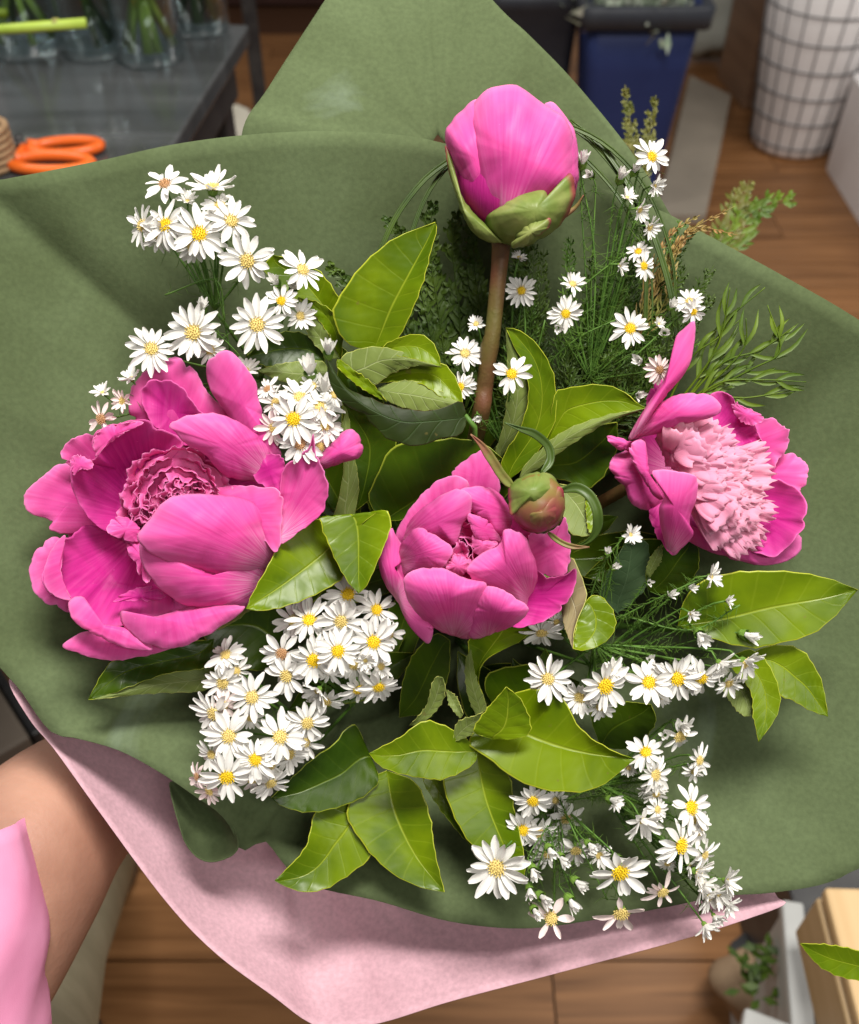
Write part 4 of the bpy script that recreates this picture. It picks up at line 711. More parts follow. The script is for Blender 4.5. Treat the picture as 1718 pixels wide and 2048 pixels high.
spray('tall daisy spray with side-on flowers rising at the upper right edge of the green paper', (1180, 760, -80), m3([
    (700, 768, 92, .35, -.1, 'y', dict(h=70)), (716, 912, 56, .9, .6, 'p', dict(h=50, cup=.5)), (580, 970, 52, .3, -.5, 'p', dict(h=44, cup=.6)), (640, 1030, 62, .9, .7, 'p', dict(h=56, cup=.45)), (690, 1115, 66, .9, .8, 'p', dict(h=60, cup=.45)), (635, 1235, 62, -.4, -.4, 'y', dict(h=40)), (660, 1305, 74, .5, .2, 'y', dict(h=50)), (545, 1300, 52, 1.0, .5, 'p', dict(h=40, cup=.5)),
    (312, 1395, 66, .3, -.2, 'p', dict(h=20, cup=.3)), (278, 1540, 82, .1, .1, 'y', dict(h=24)), (595, 1612, 100, -.05, 0, 'y', dict(h=70)), (885, 1480, 70, -.3, -.5, 'p', dict(h=44)), (905, 1530, 66, .5, .4, 'y', dict(h=50)), (740, 1815, 74, -.3, .1, 'b', dict(h=50, blush=True)), (735, 1590, 36, .2, .2, 'p', dict(h=20, cup=.5))]), 7,
    buds=[(*a, r, tx, ty) for a, r, tx, ty in [((1166, 323), 13, .1, -1), ((1242, 354), 13, .3, -.8), ((1182, 350), 11, -.5, .2), ((1329, 666), 12, -.2, 0), ((1343, 612), 10, .2, -.4), ((1116, 656), 10, 0, .4), ((1280, 722), 12, -.6, 0), ((1270, 340), 12, .4, -.6), ((1275, 790), 11, .3, .2)]], foliage=22,
    extra=[([(1300, 380, 30), (1240, 520, 0), (1190, 700, -60)], 4), ([(1160, 340, 20), (1190, 520, -10), (1180, 760, -60)], 5), ([(1230, 640, 10), (1150, 680, -10), (1060, 760, -60)], 5), ([(1290, 480, 20), (1180, 560, -10), (1100, 640, -60)], 5), ([(1350, 640, 20), (1260, 720, 0), (1180, 780, -60)], 5)])
spray('slender sprays with half open daisies right of the middle peony', (1180, 1330, -80), m6([
    (625, 1122, 58, .6, -.5, 'p', dict(h=50, cup=.5)), (1010, 1322, 70, .9, .1, 'p', dict(h=60, cup=.5)), (1085, 1440, 42, .8, -.2, 'p', dict(h=60, cup=.75)), (912, 1500, 46, .1, .5, 'p', dict(h=60, cup=.75)), (200, 1590, 100, -.1, .9, 'p', dict(h=-10)), (270, 1540, 60, .5, .6, 'p', dict(h=-10))]), 8,
    buds=[(1228, 1135, 9, .3, -.2), (1298, 1165, 8, 0, 0), (1340, 1190, 10, .3, -.4), (1380, 1175, 9, .5, -.2), (1400, 1270, 15, .2, .6), (1495, 1270, 15, 1, .2), (1215, 1105, 8, 0, -.5)], foliage=16,
    extra=[([(1250, 1070, 40), (1200, 1140, 10), (1165, 1250, -50)], 5), ([(1420, 1150, 50), (1330, 1190, 30), (1230, 1240, -10)], 6), ([(1480, 1210, 50), (1380, 1260, 20), (1240, 1230, -10)], 6), ([(1150, 1300, -10), (1220, 1290, 10), (1330, 1300, 10)], 6)])
spray('row of daisies in a line under the broad right leaf', (1190, 1290, -60), m7([
    (605, 265, 105, -.2, -.1, 'p', dict(h=50)), (570, 310, 70, -.4, .4, 'p', dict(h=30)), (760, 355, 90, -.4, .3, 'p', dict(h=50, cup=.3)), (885, 298, 128, .1, .05, 'y', dict(h=78)), (925, 225, 55, .2, -.7, 'p', dict(h=60, cup=.5)), (1100, 282, 108, -.1, 0, 'y', dict(h=70, blush=False)), (1238, 262, 112, 0, .3, 'y', dict(h=74)), (1355, 258, 95, .2, .5, 'y', dict(h=70)),
    (1300, 300, 60, 0, .8, 'p', dict(h=50)), (1450, 190, 80, .3, 1.1, 'p', dict(h=60, cup=.5)), (1572, 185, 92, .8, .8, 'p', dict(h=60, cup=.45)), (1490, 285, 75, .4, .9, 'p', dict(h=50, cup=.3)), (1165, 360, 40, 0, .6, 'p', dict(h=30, cup=.6)), (860, 400, 70, 0, .7, 'p', dict(h=50))]), 9, buds=[(1300, 1320, 9, 0, -.4), (1240, 1345, 10, .2, -.6)], foliage=12)
spray('drooping daisy spray at the lower right, outermost flowers reaching the pink tissue', (1200, 1570, -60), m7([
    (1085, 625, 90, -.2, -.6, 'y', dict(h=40, n=12)), (1130, 735, 95, .5, -.1, 'p', dict(h=50)), (1135, 830, 60, .1, .8, 'p', dict(h=40)), (1250, 545, 100, .4, .3, 'p', dict(h=30, sparse=.3)), (1345, 665, 75, .5, .2, 'p', dict(h=0)), (1320, 720, 50, 0, .7, 'p', dict(h=0)), (1305, 895, 112, .35, -.3, 'y', dict(h=60, n=12)),
    (1255, 1082, 122, .55, 0, 'y', dict(h=80)), (1370, 1130, 80, .8, .3, 'p', dict(h=50)), (1065, 960, 98, .6, .8, 'p', dict(h=60, cup=.5)), (1140, 905, 60, .5, 0, 'p', dict(h=40)), (1340, 1215, 90, .7, .3, 'p', dict(h=60, cup=.45)), (1395, 1330, 88, .8, .8, 'p', dict(h=56, cup=.45)), (1480, 1255, 76, 1.0, .1, 'p', dict(h=60, cup=.55)), (1485, 1375, 62, .7, .6, 'p', dict(h=50, cup=.5)),
    (1375, 1475, 66, .6, 1.0, 'p', dict(h=60, cup=.6)), (1165, 1310, 90, .3, .9, 'p', dict(h=40, blush=True, sparse=.4)), (690, 950, 85, .1, .3, 'p', dict(h=-40)), (1190, 1170, 50, 0, .5, 'p', dict(h=20)), (1345, 1010, 78, .7, .2, 'p', dict(h=40)), (1330, 960, 70, .4, -.5, 'p', dict(h=40)), (1300, 1180, 66, .9, .6, 'p', dict(h=50, cup=.5)), (1360, 1280, 80, .9, .5, 'p', dict(h=60, cup=.5)), (1440, 1320, 66, .8, .3, 'p', dict(h=50, cup=.6)), (1000, 700, 46, -.2, .3, 'p', dict(h=10, cup=.4)), (1100, 800, 60, .2, .7, 'p', dict(h=30, cup=.3)), (640, 860, 60, .1, .5, 'p', dict(h=-40)), (1420, 1430, 56, .6, .9, 'p', dict(h=50, cup=.7)), (930, 870, 46, .6, .2, 'p', dict(h=0, cup=.7))]), 10,
    buds=[(1365, 1450, 12, .3, .2), (1330, 1470, 11, -.2, -.3)], foliage=18, extra=[([(1420, 1780, 50), (1330, 1680, 30), (1210, 1590, -30)], 6), ([(1400, 1830, 50), (1390, 1750, 40), (1300, 1660, 0)], 5)])
spray('loose daisies and buds at the bottom, largest one flat on the paper edge side', (1110, 1600, -60), m7([
    (530, 862, 92, .1, .4, 'y', dict(h=40)), (480, 1005, 90, -.1, .2, 'y', dict(h=0)), (560, 1020, 80, .3, .4, 'p', dict(h=-10)), (350, 1190, 140, 0, 0, 'p', dict(h=80, n=18)), (958, 1212, 135, 0, .25, 'y', dict(h=80, n=12)), (740, 1105, 85, .2, .6, 'p', dict(h=-20)), (600, 1120, 80, .4, .2, 'p', dict(h=-30)), (855, 1130, 60, .2, .4, 'p', dict(h=-10)),
    (962, 1415, 118, -.05, .3, 'p', dict(h=40, blush=True, sparse=.5, n=11)), (620, 1440, 105, -.1, 0, 'p', dict(h=30, blush=True, sparse=.15, n=11))]), 11,
    buds=[(1124, 1718, 13, .6, .5), (1155, 1765, 13, .9, .5), (1100, 1700, 12, .5, .6), (1180, 1690, 11, .7, .5), (1240, 1720, 12, .8, .4), (1060, 1780, 11, .2, .8), (1085, 1795, 14, .8, .3), (1142, 1803, 14, .7, .7), (1070, 1822, 12, .4, .4), (1225, 1600, 13, .9, 0), (1066, 1742, 13, .2, .6)], foliage=16, extra=[([(1150, 1800, 30), (1110, 1700, 10), (1080, 1600, -30)], 5), ([(1215, 1800, 30), (1160, 1690, 20), (1120, 1600, -30)], 5)])

# ------------------------------------------------------------------ ferns and grass
def frond(parent, pts, ln, wid, sp, ang=38, m=GF, branch_=0, seed=0, name='frond', r0=2.2, taper=.75):
    rd = random.Random(seed); mb = MB(); q = crom([(*p[:3],) for p in pts], 40); P = W(q); mb.add(*tube_world(P, np.linspace(r0, r0 * .35, 40) * U, 5)); L_ = np.linalg.norm(q[1:, :2] - q[:-1, :2], axis=1).sum(); n = int(L_ / sp)
    for i in range(2, n):
        t = i / n; k = min(38, int(t * 39)); p = q[k]; d = q[k + 1] - q[k]; d /= np.linalg.norm(d[:2]) + 1e-9; a0 = math.atan2(d[1], d[0])
        for sgn in (-1, 1):
            if rd.random() < .12: continue
            a = a0 + sgn * R(ang + rd.uniform(-9, 9)); l = ln * (1 - taper * t ** 1.5) * rd.uniform(.75, 1.15)
            def st(px, py, ph, a, l, w_):
                qq = crom([(px, py, ph), (px + l * .5 * math.cos(a), py + l * .5 * math.sin(a), ph + rd.uniform(0, 8)), (px + l * math.cos(a - sgn * .2), py + l * math.sin(a - sgn * .2), ph + rd.uniform(-4, 10))], 6)
                T = np.gradient(qq[:, :2], axis=0); T /= np.linalg.norm(T, axis=1)[:, None]; Nn = np.c_[-T[:, 1], T[:, 0]]; ww = w_ * .5 * np.array([.6, .95, 1, .9, .6, .08])
                V = np.stack([np.c_[qq[:, :2] + Nn * ww[:, None], qq[:, 2]], np.c_[qq[:, :2], qq[:, 2] - w_ * .2], np.c_[qq[:, :2] - Nn * ww[:, None], qq[:, 2]]], 1).reshape(-1, 3); mb.add(W(V), grid_faces(6, 3))
            st(p[0], p[1], p[2], a, l, wid)
            for b in range(branch_):
                u = .35 + .5 * b / max(1, branch_); st(p[0] + l * u * math.cos(a), p[1] + l * u * math.sin(a), p[2] + 3, a + (-1) ** b * .6, l * .42, wid * .8)
    o = mb.build(name, m, parent); o['kind'] = 'stuff'; return o
F1 = thing('fern', 'dark flat fern fronds spread on the paper behind the tall stem', 'fern', W((900, 760, -150))[0], 'fine ferny greenery')
for i, (p) in enumerate([[(900, 800, -160), (880, 640, -120), (860, 500, -80), (866, 400, -60)], [(880, 800, -160), (820, 680, -120), (790, 560, -85)], [(920, 800, -160), (920, 640, -120), (905, 500, -85), (915, 420, -66)], [(900, 800, -160), (780, 640, -110), (690, 560, -80), (655, 530, -70)],
        [(930, 820, -160), (960, 660, -120), (950, 540, -90), (940, 450, -70)], [(880, 760, -150), (850, 620, -115), (820, 500, -80), (770, 430, -70)], [(930, 820, -160), (1000, 660, -110), (1040, 540, -70), (1060, 470, -60)]]): frond(F1, p, 74, 11, 15, 28, GF, 2, i)
MB().tube([(900, 790, -160, 4), (*G, 4)], 6, 5).build('stem', GS, F1)
F2 = thing('fern', 'mass of fine thread-leaved greenery between the tall stem and the right peony', 'fern', W((1150, 800, -130))[0], 'fine ferny greenery')
rd_ = random.Random(77)
for i in range(50):
    tx = rd_.uniform(1000, 1430); ty = rd_.uniform(430, 760); bx = 1130 + (tx - 1200) * .25; by = 900
    frond(F2, [(bx, by, -150), ((bx + tx) / 2 + rd_.uniform(-20, 20), (by + ty) / 2, -95), (tx, ty, -55 + rd_.uniform(-20, 20))], 66, 3.8, 12, 34, rd_.choice((GF, GT, GF)), 2, 50 + i, r0=1.8)
MB().tube([(1130, 890, -150, 4), (*G, 4)], 6, 5).build('stem', GS, F2)
F3 = thing('fern', 'yellow-green fern with strap-like lobes fanning out right of the right peony', 'fern', W((1350, 830, -100))[0], 'fine ferny greenery')
for i, p in enumerate([[(1330, 860, -90), (1430, 770, -40), (1520, 760, -20), (1612, 764, -10)], [(1330, 860, -90), (1420, 800, -45), (1500, 795, -30), (1588, 780, -20)], [(1340, 840, -90), (1440, 730, -40), (1520, 700, -20), (1590, 652, 0)], [(1330, 840, -90), (1420, 720, -40), (1445, 660, -20), (1460, 575, 10)],
        [(1340, 840, -90), (1450, 740, -40), (1490, 690, -20), (1492, 636, 0)], [(1330, 850, -90), (1400, 760, -60), (1460, 640, -30), (1530, 575, -10)], [(1340, 820, -90), (1500, 740, -30), (1560, 700, -10), (1535, 610, 0)], [(1320, 840, -90), (1380, 720, -50), (1430, 680, -30), (1480, 640, -20)]]): frond(F3, p, 92, 8, 50, 22, GV, 0, 20 + i, r0=3.2, taper=.3)
MB().tube([(1330, 850, -90, 4), (*G, 4)], 6, 5).build('stem', GS, F3)
F4 = thing('fern', 'bronze-tipped ferny shoot crossing the upper right paper edge', 'fern', W((1300, 600, -70))[0], 'fine ferny greenery')
for i, p in enumerate([[(1270, 700, -80), (1320, 560, -40), (1370, 470, -20), (1470, 412, 0)], [(1270, 700, -80), (1330, 540, -40), (1390, 460, -20), (1475, 470, 0)], [(1260, 700, -80), (1300, 560, -40), (1340, 470, -20), (1400, 430, -10)], [(1280, 700, -80), (1330, 600, -40), (1350, 520, -20), (1380, 450, -10)]]): frond(F4, p, 36, 4, 14, 30, BRF, 0, 40 + i, r0=2)
FBM = simple('fern_far_brown', (.085, .10, .015), (.15, .14, .025), 50, .5, .3, .12)
F5 = thing('fern', 'out of focus yellow-brown fern sprig in front of the blue tub', 'fern', W((1270, 420, -950))[0])
for i, p in enumerate([[(1290, 520, -950), (1275, 380, -950), (1262, 260, -950), (1250, 170, -950)], [(1290, 520, -950), (1285, 360, -950), (1300, 260, -950), (1312, 190, -950)]]): frond(F5, p, 46, 7, 12, 34, FBM, 2, 47 + i, r0=4)
F6 = thing('fern', 'out of focus green fern tip behind the upper right paper edge', 'fern', W((1440, 560, -1100))[0])
for i, p in enumerate([[(1380, 600, -1100), (1450, 500, -1100), (1520, 420, -1100), (1590, 400, -1100)], [(1380, 600, -1100), (1450, 480, -1100), (1480, 400, -1100), (1500, 360, -1100)]]): frond(F6, p, 84, 11, 22, 34, FBM if i else GV, 2, 60 + i, r0=4)
MB().tube([(1290, 520, -420, 4), (1150, 800, -800, 4), (*G, 4)], 8, 5).build('stem', GS, F5); MB().tube([(1380, 600, -460, 4), (1200, 860, -850, 4), (*G, 4)], 8, 5).build('stem', GS, F6)
MB().tube([(1270, 700, -80, 4), (*G, 4)], 8, 5).build('stem', GS, F4)
def grass(label, pts, wid=5):
    o = thing('grass_blade', label, 'grass blade', W(pts[0])[0], 'long looping grass blades'); strap(o, pts, wid, GG, 'blade', 3, 60); return o
grass('grass blade looping from beside the left leaves up behind the top bud', [(880, 1000, -200), (735, 640, -70), (770, 480, -40), (830, 380, -30), (900, 320, -30), (1040, 240, -30), (1180, 270, -30), (1280, 360, -30), (1335, 480, -20), (1350, 600, -20), (1320, 760, -60)], 5)
grass('second grass blade arching tightly round the top bud', [(880, 1000, -200), (800, 640, -80), (820, 480, -50), (880, 350, -45), (1000, 260, -50), (1130, 250, -45), (1230, 340, -40), (1290, 460, -30), (1305, 620, -30), (1290, 700, -50)], 4)
grass('grass blade running down the right of the upper daisies', [(1140, 240, -50), (1210, 300, -40), (1275, 400, -24), (1318, 500, -10), (1347, 620, -20), (1345, 760, -60), (1200, 960, -200)], 6)
grass('thin grass blade hanging between the tall bud and the right peony', [(1000, 330, -60), (1120, 290, -50), (1220, 370, -40), (1280, 480, -20), (1292, 600, -20), (1270, 740, -60), (1150, 960, -200)], 3.5)

# ------------------------------------------------------------------ arm
def skinned(name, pts, mats, parent, ns=20, n=30, flat=.85):
    q = crom(pts, n); return MB().add(*tube_world(W(q[:, :3]), q[:, 3] * U, ns)).build(name, mats, parent)
PER = thing('person', 'bare forearm in a pink sleeve reaching in at the lower left to hold the bouquet', 'person', W((-60, 1950, -200))[0])
body = MB(); q = crom([(-330, 2260, -60, 225), (-120, 1980, -110, 215), (20, 1760, -190, 205), (150, 1610, -340, 172), (330, 1520, -560, 130), (500, 1430, -620, 115), (610, 1370, -610, 150), (720, 1320, -650, 160), (800, 1290, -660, 130)], 44); body.add(*tube_world(W(q[:, :3]), q[:, 3] * U, 22))
for k, (dy, L_) in enumerate(((-120, 1.0), (-45, 1.08), (30, 1.0), (100, .85))):
    body.tube([(790, 1290 + dy * .6, -640 + dy * .1, 46), (860, 1200 + dy * .5, -560 - dy * .2, 44), (940 * 1, 1190 + dy * .6, -560 - dy * .3, 40), (985, 1240 + dy * .6, -620 - dy * .3, 38), (950, 1290 + dy * .6, -690 - dy * .3, 34)], 16, 10)
body.tube([(760, 1400, -640, 52), (850, 1420, -580, 48), (930, 1370, -560, 44), (980, 1320, -580, 36)], 14, 10)
body.build('body', SKIN, PER)
SLV = simple('pink_cotton', (.82, .30, .50), (.90, .38, .60), 20, .85, .1, .08, .12, 1500)
V = []; q = crom([(-420, 2420, 40, 300), (-250, 2200, 30, 310), (-190, 2000, 20, 262), (-155, 1790, 0, 225), (-165, 1700, -10, 205)], 24); P = W(q[:, :3]); Vt, Ft = tube_world(P, q[:, 3] * U, 40, False)
k = np.arange(len(Vt)); ringc = np.repeat(P, 40, 0); Vt = ringc + (Vt - ringc) * (1 + .03 * np.sin((k % 40) / 40 * 6.28 * 5 + (k // 40) * .5) + .018 * np.sin((k % 40) / 40 * 6.28 * 11 - (k // 40) * .9) + .02 * np.sin((k // 40) * 1.1))[:, None]
sl = mesh('sleeve', Vt, Ft, SLV, PER); solid(sl, .0012)

# ------------------------------------------------------------------ the shop behind
def woodmat(name, c1, c2, scale=3, ms=(1, 9, 9), rough=.45):
    m, N, L, b, tc = mat(name, rough, .35); oi = N.new('ShaderNodeObjectInfo'); mp = N.new('ShaderNodeMapping'); mp.inputs['Scale'].default_value = ms; L.new(tc.outputs['Object'], mp.inputs[0])
    cb_ = N.new('ShaderNodeCombineXYZ'); ml = N.new('ShaderNodeMath'); ml.operation = 'MULTIPLY'; ml.inputs[1].default_value = 40; L.new(oi.outputs['Random'], ml.inputs[0]); L.new(ml.outputs[0], cb_.inputs[0]); L.new(ml.outputs[0], cb_.inputs[1]); L.new(cb_.outputs[0], mp.inputs['Location'])
    n = N.new('ShaderNodeTexNoise'); n.inputs['Scale'].default_value = scale; n.inputs['Detail'].default_value = 8; n.inputs['Distortion'].default_value = .6; L.new(mp.outputs[0], n.inputs['Vector'])
    r = ramp(N, [(.3, c1), (.7, c2)]); L.new(n.outputs['Fac'], r.inputs[0]); q_ = ramp(N, [(0, (.78,) * 3), (1, (1.15,) * 3)]); L.new(oi.outputs['Random'], q_.inputs[0]); setcol(m, N, L, b, mixc(N, L, 1.0, r.outputs[0], q_.outputs[0], 'MULTIPLY')); return m
FLM = woodmat('floor_wood', (.17, .072, .024), (.36, .17, .066), 2.2, (1.2, 22, 22), .38)
fl = mesh('floor', [(-5, -2, -.012), (5, -2, -.012), (5, 8, -.012), (-5, 8, -.012)], [(0, 1, 2, 3)], simple('floor_gap', (.07, .03, .014)), smooth=False); fl['kind'] = 'structure'
pm = bpy.data.meshes.new('plank'); bx = MB().box(np.array([0, 0, -.005]), np.array([1.197, .137, .01])); pm.from_pydata(np.vstack(bx.V).tolist(), [], bx.F); pm.materials.append(FLM)
r_ = random.Random(3)
for iy in range(34):
    for ix in range(-3, 4):
        y = -.35 + iy * .14; x = ix * 1.2 + (iy * .43) % 1.2 - .6
        if y > 1.6 and abs(x) > 2.9 or abs(x) > .9 + y * .62 + .6: continue
        p = bpy.data.objects.new('plank', pm); COL.objects.link(p); p.parent = fl; p.location = (x, y, r_.uniform(-.0006, 0))
def boxo(name, c, d, m, rot=0, parent=None, bev=.004):
    M = [[math.cos(rot), -math.sin(rot), 0], [math.sin(rot), math.cos(rot), 0], [0, 0, 1]]; mb = MB().box(np.array(c, float), np.array(d, float), M); o = mb.build(name, m, parent, smooth=False)
    b = o.modifiers.new('bevel', 'BEVEL'); b.width = bev; b.segments = 2; return o
# --- steel table with jars
TZ = .92; A = ray_z(497, 49, TZ); Bq = ray_z(300, 362, TZ); ed = Bq - A; ed /= np.linalg.norm(ed); pr = np.array([ed[1], -ed[0], 0.]);
if pr[0] > 0: pr = -pr
rot = math.atan2(-pr[1], -pr[0]); TL, TW = 1.35, 1.3
tb = thing('steel_table', 'dark brushed steel worktable at the top left holding glass jars', 'table', (*((A + ed * TL / 2 + pr * TW / 2)[:2]), 0))
STL = simple('brushed_steel', (.05, .054, .056), (.085, .09, .094), 3, .13, 1.0, 0, .04, 60, .1, mapscale=(1, 8, 1)); BLK = simple('black_metal', (.02, .02, .022), (.04, .04, .04), 20, .4, .4)
ctr = A + ed * TL / 2 + pr * TW / 2; boxo('tabletop', (ctr[0], ctr[1], TZ - .015), (TW, TL, .03), STL, rot, tb)
boxo('apron', (ctr[0], ctr[1], TZ - .07), (TW - .05, TL - .05, .08), BLK, rot, tb)
for a, b in ((.06, .06), (.06, TL - .06), (TW - .06, .06), (TW - .06, TL - .06)):
    p = A + ed * b + pr * a; boxo('leg', (p[0], p[1], (TZ - .03) / 2), (.05, .05, TZ - .03), BLK, rot, tb)
gm = bpy.data.materials.new('jar_glass'); gm.use_nodes = True; gn = gm.node_tree.nodes; gl = gm.node_tree.links; gn.remove(gn['Principled BSDF'])
g1_ = gn.new('ShaderNodeBsdfTransparent'); g1_.inputs[0].default_value = (.86, .93, .94, 1); g2_ = gn.new('ShaderNodeBsdfGlossy'); g2_.inputs['Roughness'].default_value = .08; lw = gn.new('ShaderNodeLayerWeight'); lw.inputs[0].default_value = .2
g3_ = gn.new('ShaderNodeMixShader'); gl.new(lw.outputs['Facing'], g3_.inputs[0]); gl.new(g1_.outputs[0], g3_.inputs[1]); gl.new(g2_.outputs[0], g3_.inputs[2]); gl.new(g3_.outputs[0], gn['Material Output'].inputs[0])
def lathe(prof, c, ns=28):
    V = []
    for r0, z in prof:
        for j in range(ns): a = 2 * math.pi * j / ns; V.append((c[0] + r0 * math.cos(a), c[1] + r0 * math.sin(a), c[2] + z))
    return np.array(V), grid_faces(len(prof), ns, True)
JS = simple('jar_stem_lime', (.26, .36, .05), (.36, .46, .09), 30, .5)
def jar(label, px, py, r0, hgt, nst, seed, col=JS):
    b = ray_z(px, py, TZ); o = thing('glass_jar', label, 'jar', b, 'glass jars of stems on the steel table'); rd = random.Random(seed)
    mesh('glass', *lathe([(.001, .001), (r0 * .9, .001), (r0, .01), (r0, hgt * .8), (r0 * .9, hgt), (r0 * .86, hgt), (r0 * .95, hgt * .8), (r0 * .95, .012), (.001, .008)], b), gm, o)
    for i in range(nst):
        a = rd.uniform(0, 6.28); rr_ = r0 * .7; p0 = b + np.array([rr_ * math.cos(a), rr_ * math.sin(a), .02]); p1 = b + np.array([-rr_ * math.cos(a) * .6, -rr_ * math.sin(a) * .6, hgt * 1.1]); p2 = p1 + (p1 - p0) * .8
        MB().wtube([p0, p1, p2], .0055, 6).build('stem', col, o)
        lp = p0 * .5 + p1 * .5
        d = np.array([math.cos(a + 1), math.sin(a + 1), .6]) * .06; s = np.array([-math.sin(a + 1), math.cos(a + 1), 0]) * .014
        l_ = mesh('leaf', [lp, lp + d * .5 + s, lp + d * 1.2, lp + d * .5 - s, lp + d * .5 - np.array([0, 0, .004])], [(0, 1, 4), (1, 2, 4), (2, 3, 4), (3, 0, 4)], col, o); solid(l_, .0006)
jar('clear glass jar of yellow-green stems nearest the table corner', 305, 118, .052, .16, 14, 1)
jar('bluish glass jar in the middle of the three on the steel table', 190, 108, .045, .13, 5, 2, GG)
jar('wide glass jar of stems by the left edge of the steel table', 60, 100, .06, .15, 14, 3)
jar('tall jar of dark leaves behind the others on the steel table', 400, 60, .05, .17, 9, 4, GF)
cs = thing('lime_stalk', 'bright lime cut stem lying across the jars at the top left', 'stem', ray_z(60, 60, TZ + .14))
MB().wtube([ray_z(-80, 66, TZ + .14), ray_z(172, 46, TZ + .15)], .0062, 12).build('stalk', simple('lime_stem', (.36, .50, .06), (.44, .58, .09), 30, .4), cs)
MB().wtube([ray_z(108, 49, TZ + .148), ray_z(118, 49, TZ + .148)], .0075, 12).build('node', simple('stem_node', (.30, .28, .08), None, 30, .5), cs)
cs2 = thing('lime_stalk', 'shorter lime stem tip poking in above the long one at the left edge', 'stem', ray_z(0, 25, TZ + .14)); MB().wtube([ray_z(-90, 22, TZ + .14), ray_z(14, 27, TZ + .14)], .006, 10).build('stalk', GV, cs2)
# scissors
ORG = simple('orange_plastic', (.80, .13, .015), (.85, .16, .02), 10, .35, .4); sz = thing('scissors', 'orange handled scissors lying on the steel table beside the paper edge', 'scissors', ray_z(110, 325, TZ))
def loop(c, a, b, r0, tilt=0, n=28):
    P = []
    for i in range(n + 1):
        th = 2 * math.pi * i / n; x = a * math.cos(th); y = b * math.sin(th); P.append((c[0] + x * math.cos(tilt) - y * math.sin(tilt), c[1] + x * math.sin(tilt) + y * math.cos(tilt), TZ + r0 + .001))
    return P
s1 = ray_z(135, 306, TZ); s2 = ray_z(110, 330, TZ)
MB().wtube(loop(s1, .044, .019, .007, .12), .007, 8).build('handle', ORG, sz); MB().wtube(loop(s2 + np.array([0, -.012, .008]), .052, .021, .0075, -.06), .0075, 8).build('handle', ORG, sz)
bl = ray_z(38, 300, TZ); MB().wtube([s1 + np.array([-.036, 0, .009]), bl + np.array([.012, .004, .009])], [.008, .005], 8).build('shank', ORG, sz); MB().wtube([s2 + np.array([-.044, -.008, .009]), bl + np.array([.012, -.008, .009])], [.009, .005], 8).build('shank', ORG, sz); MB().box(np.array([bl[0] - .02, bl[1], TZ + .012]), np.array([.07, .018, .004])).build('blade', simple('steel_blade', (.6, .6, .6), None, 9, .2, .5, metal=.9), sz, smooth=False)
MB().wtube([(bl[0] + .004, bl[1], TZ + .004), (bl[0] + .004, bl[1], TZ + .02)], .006, 12).build('pivot', BLK, sz)
rp = thing('twine_roll', 'brown twine roll at the left edge beside the orange scissors', 'twine', ray_z(0, 340, TZ)); pp_ = ray_z(-15, 335, TZ)
for i in range(6): MB().wtube([(pp_[0] + .03 * math.cos(a), pp_[1] + .03 * math.sin(a), TZ + .006 + i * .009) for a in np.linspace(0, 6.3, 20)], .005, 6).build('cord', simple('twine', (.28, .17, .09), (.38, .25, .14), 300, .9), rp)
# cream bag and brown cabinet under and behind the table
def lump(name, c, d, m, label, cat, seed, kx=None):
    V, Fc = [], []; nu, nv = 26, 16
    for i in range(nv + 1):
        for j in range(nu):
            ph = math.pi * i / nv; th = 2 * math.pi * j / nu; s = 1 + .12 * math.sin(3 * th + seed) * math.sin(ph) + .08 * math.sin(5 * ph + 2 * th)
            V.append((c[0] + d[0] * .5 * math.sin(ph) * math.cos(th) * s, c[1] + d[1] * .5 * math.sin(ph) * math.sin(th) * s, max(.0, c[2] + d[2] * .5 * math.cos(ph) * s)))
    o = mesh(name, V, grid_faces(nv + 1, nu, True), m, origin=np.array([c[0], c[1], 0])); o.location = (c[0], c[1], 0); return tag(o, label, cat)
g1 = ray_z(470, 330, .25); lump('cloth_bag', (g1[0], g1[1], .2), (.26, .25, .4), simple('cream_cloth', (.42, .40, .33), (.55, .52, .44), 6, .9, .1, 0, .4, 40), 'crumpled cream cloth bag on the floor beside the steel table', 'bag', 1)
cb1 = thing('cabinet', 'dark reddish brown cabinet behind the steel table', 'cabinet', (*ray_z(560, 60, 0)[:2], 0)); q0 = ray_z(590, 10, 0); BRN = woodmat('dark_red_wood', (.05, .022, .016), (.10, .045, .035), 3, (1, 1, 8))
boxo('carcass', (q0[0] - .1, q0[1] + .2, .45), (.7, .4, .9), BRN, 0, cb1)
boxo('door', (q0[0] - .275, q0[1] - .012, .45), (.33, .02, .82), BRN, 0, cb1); boxo('door', (q0[0] + .075, q0[1] - .012, .45), (.33, .02, .82), BRN, 0, cb1)
for s in (-.03, .03): boxo('leg', (q0[0] - .1 + s * 10, q0[1] + .05, .0 + .0), (.04, .04, .002), BLK, 0, cb1)
pl = thing('metal_stand', 'slim dark metal stand beside the table corner', 'stand', (*ray_z(520, 330, 0)[:2], 0)); s0 = ray_z(520, 200, .4); boxo('post', (s0[0], s0[1], .45), (.035, .035, .9), BLK, .3, pl); boxo('foot', (s0[0], s0[1], .01), (.25, .25, .02), BLK, .3, pl)
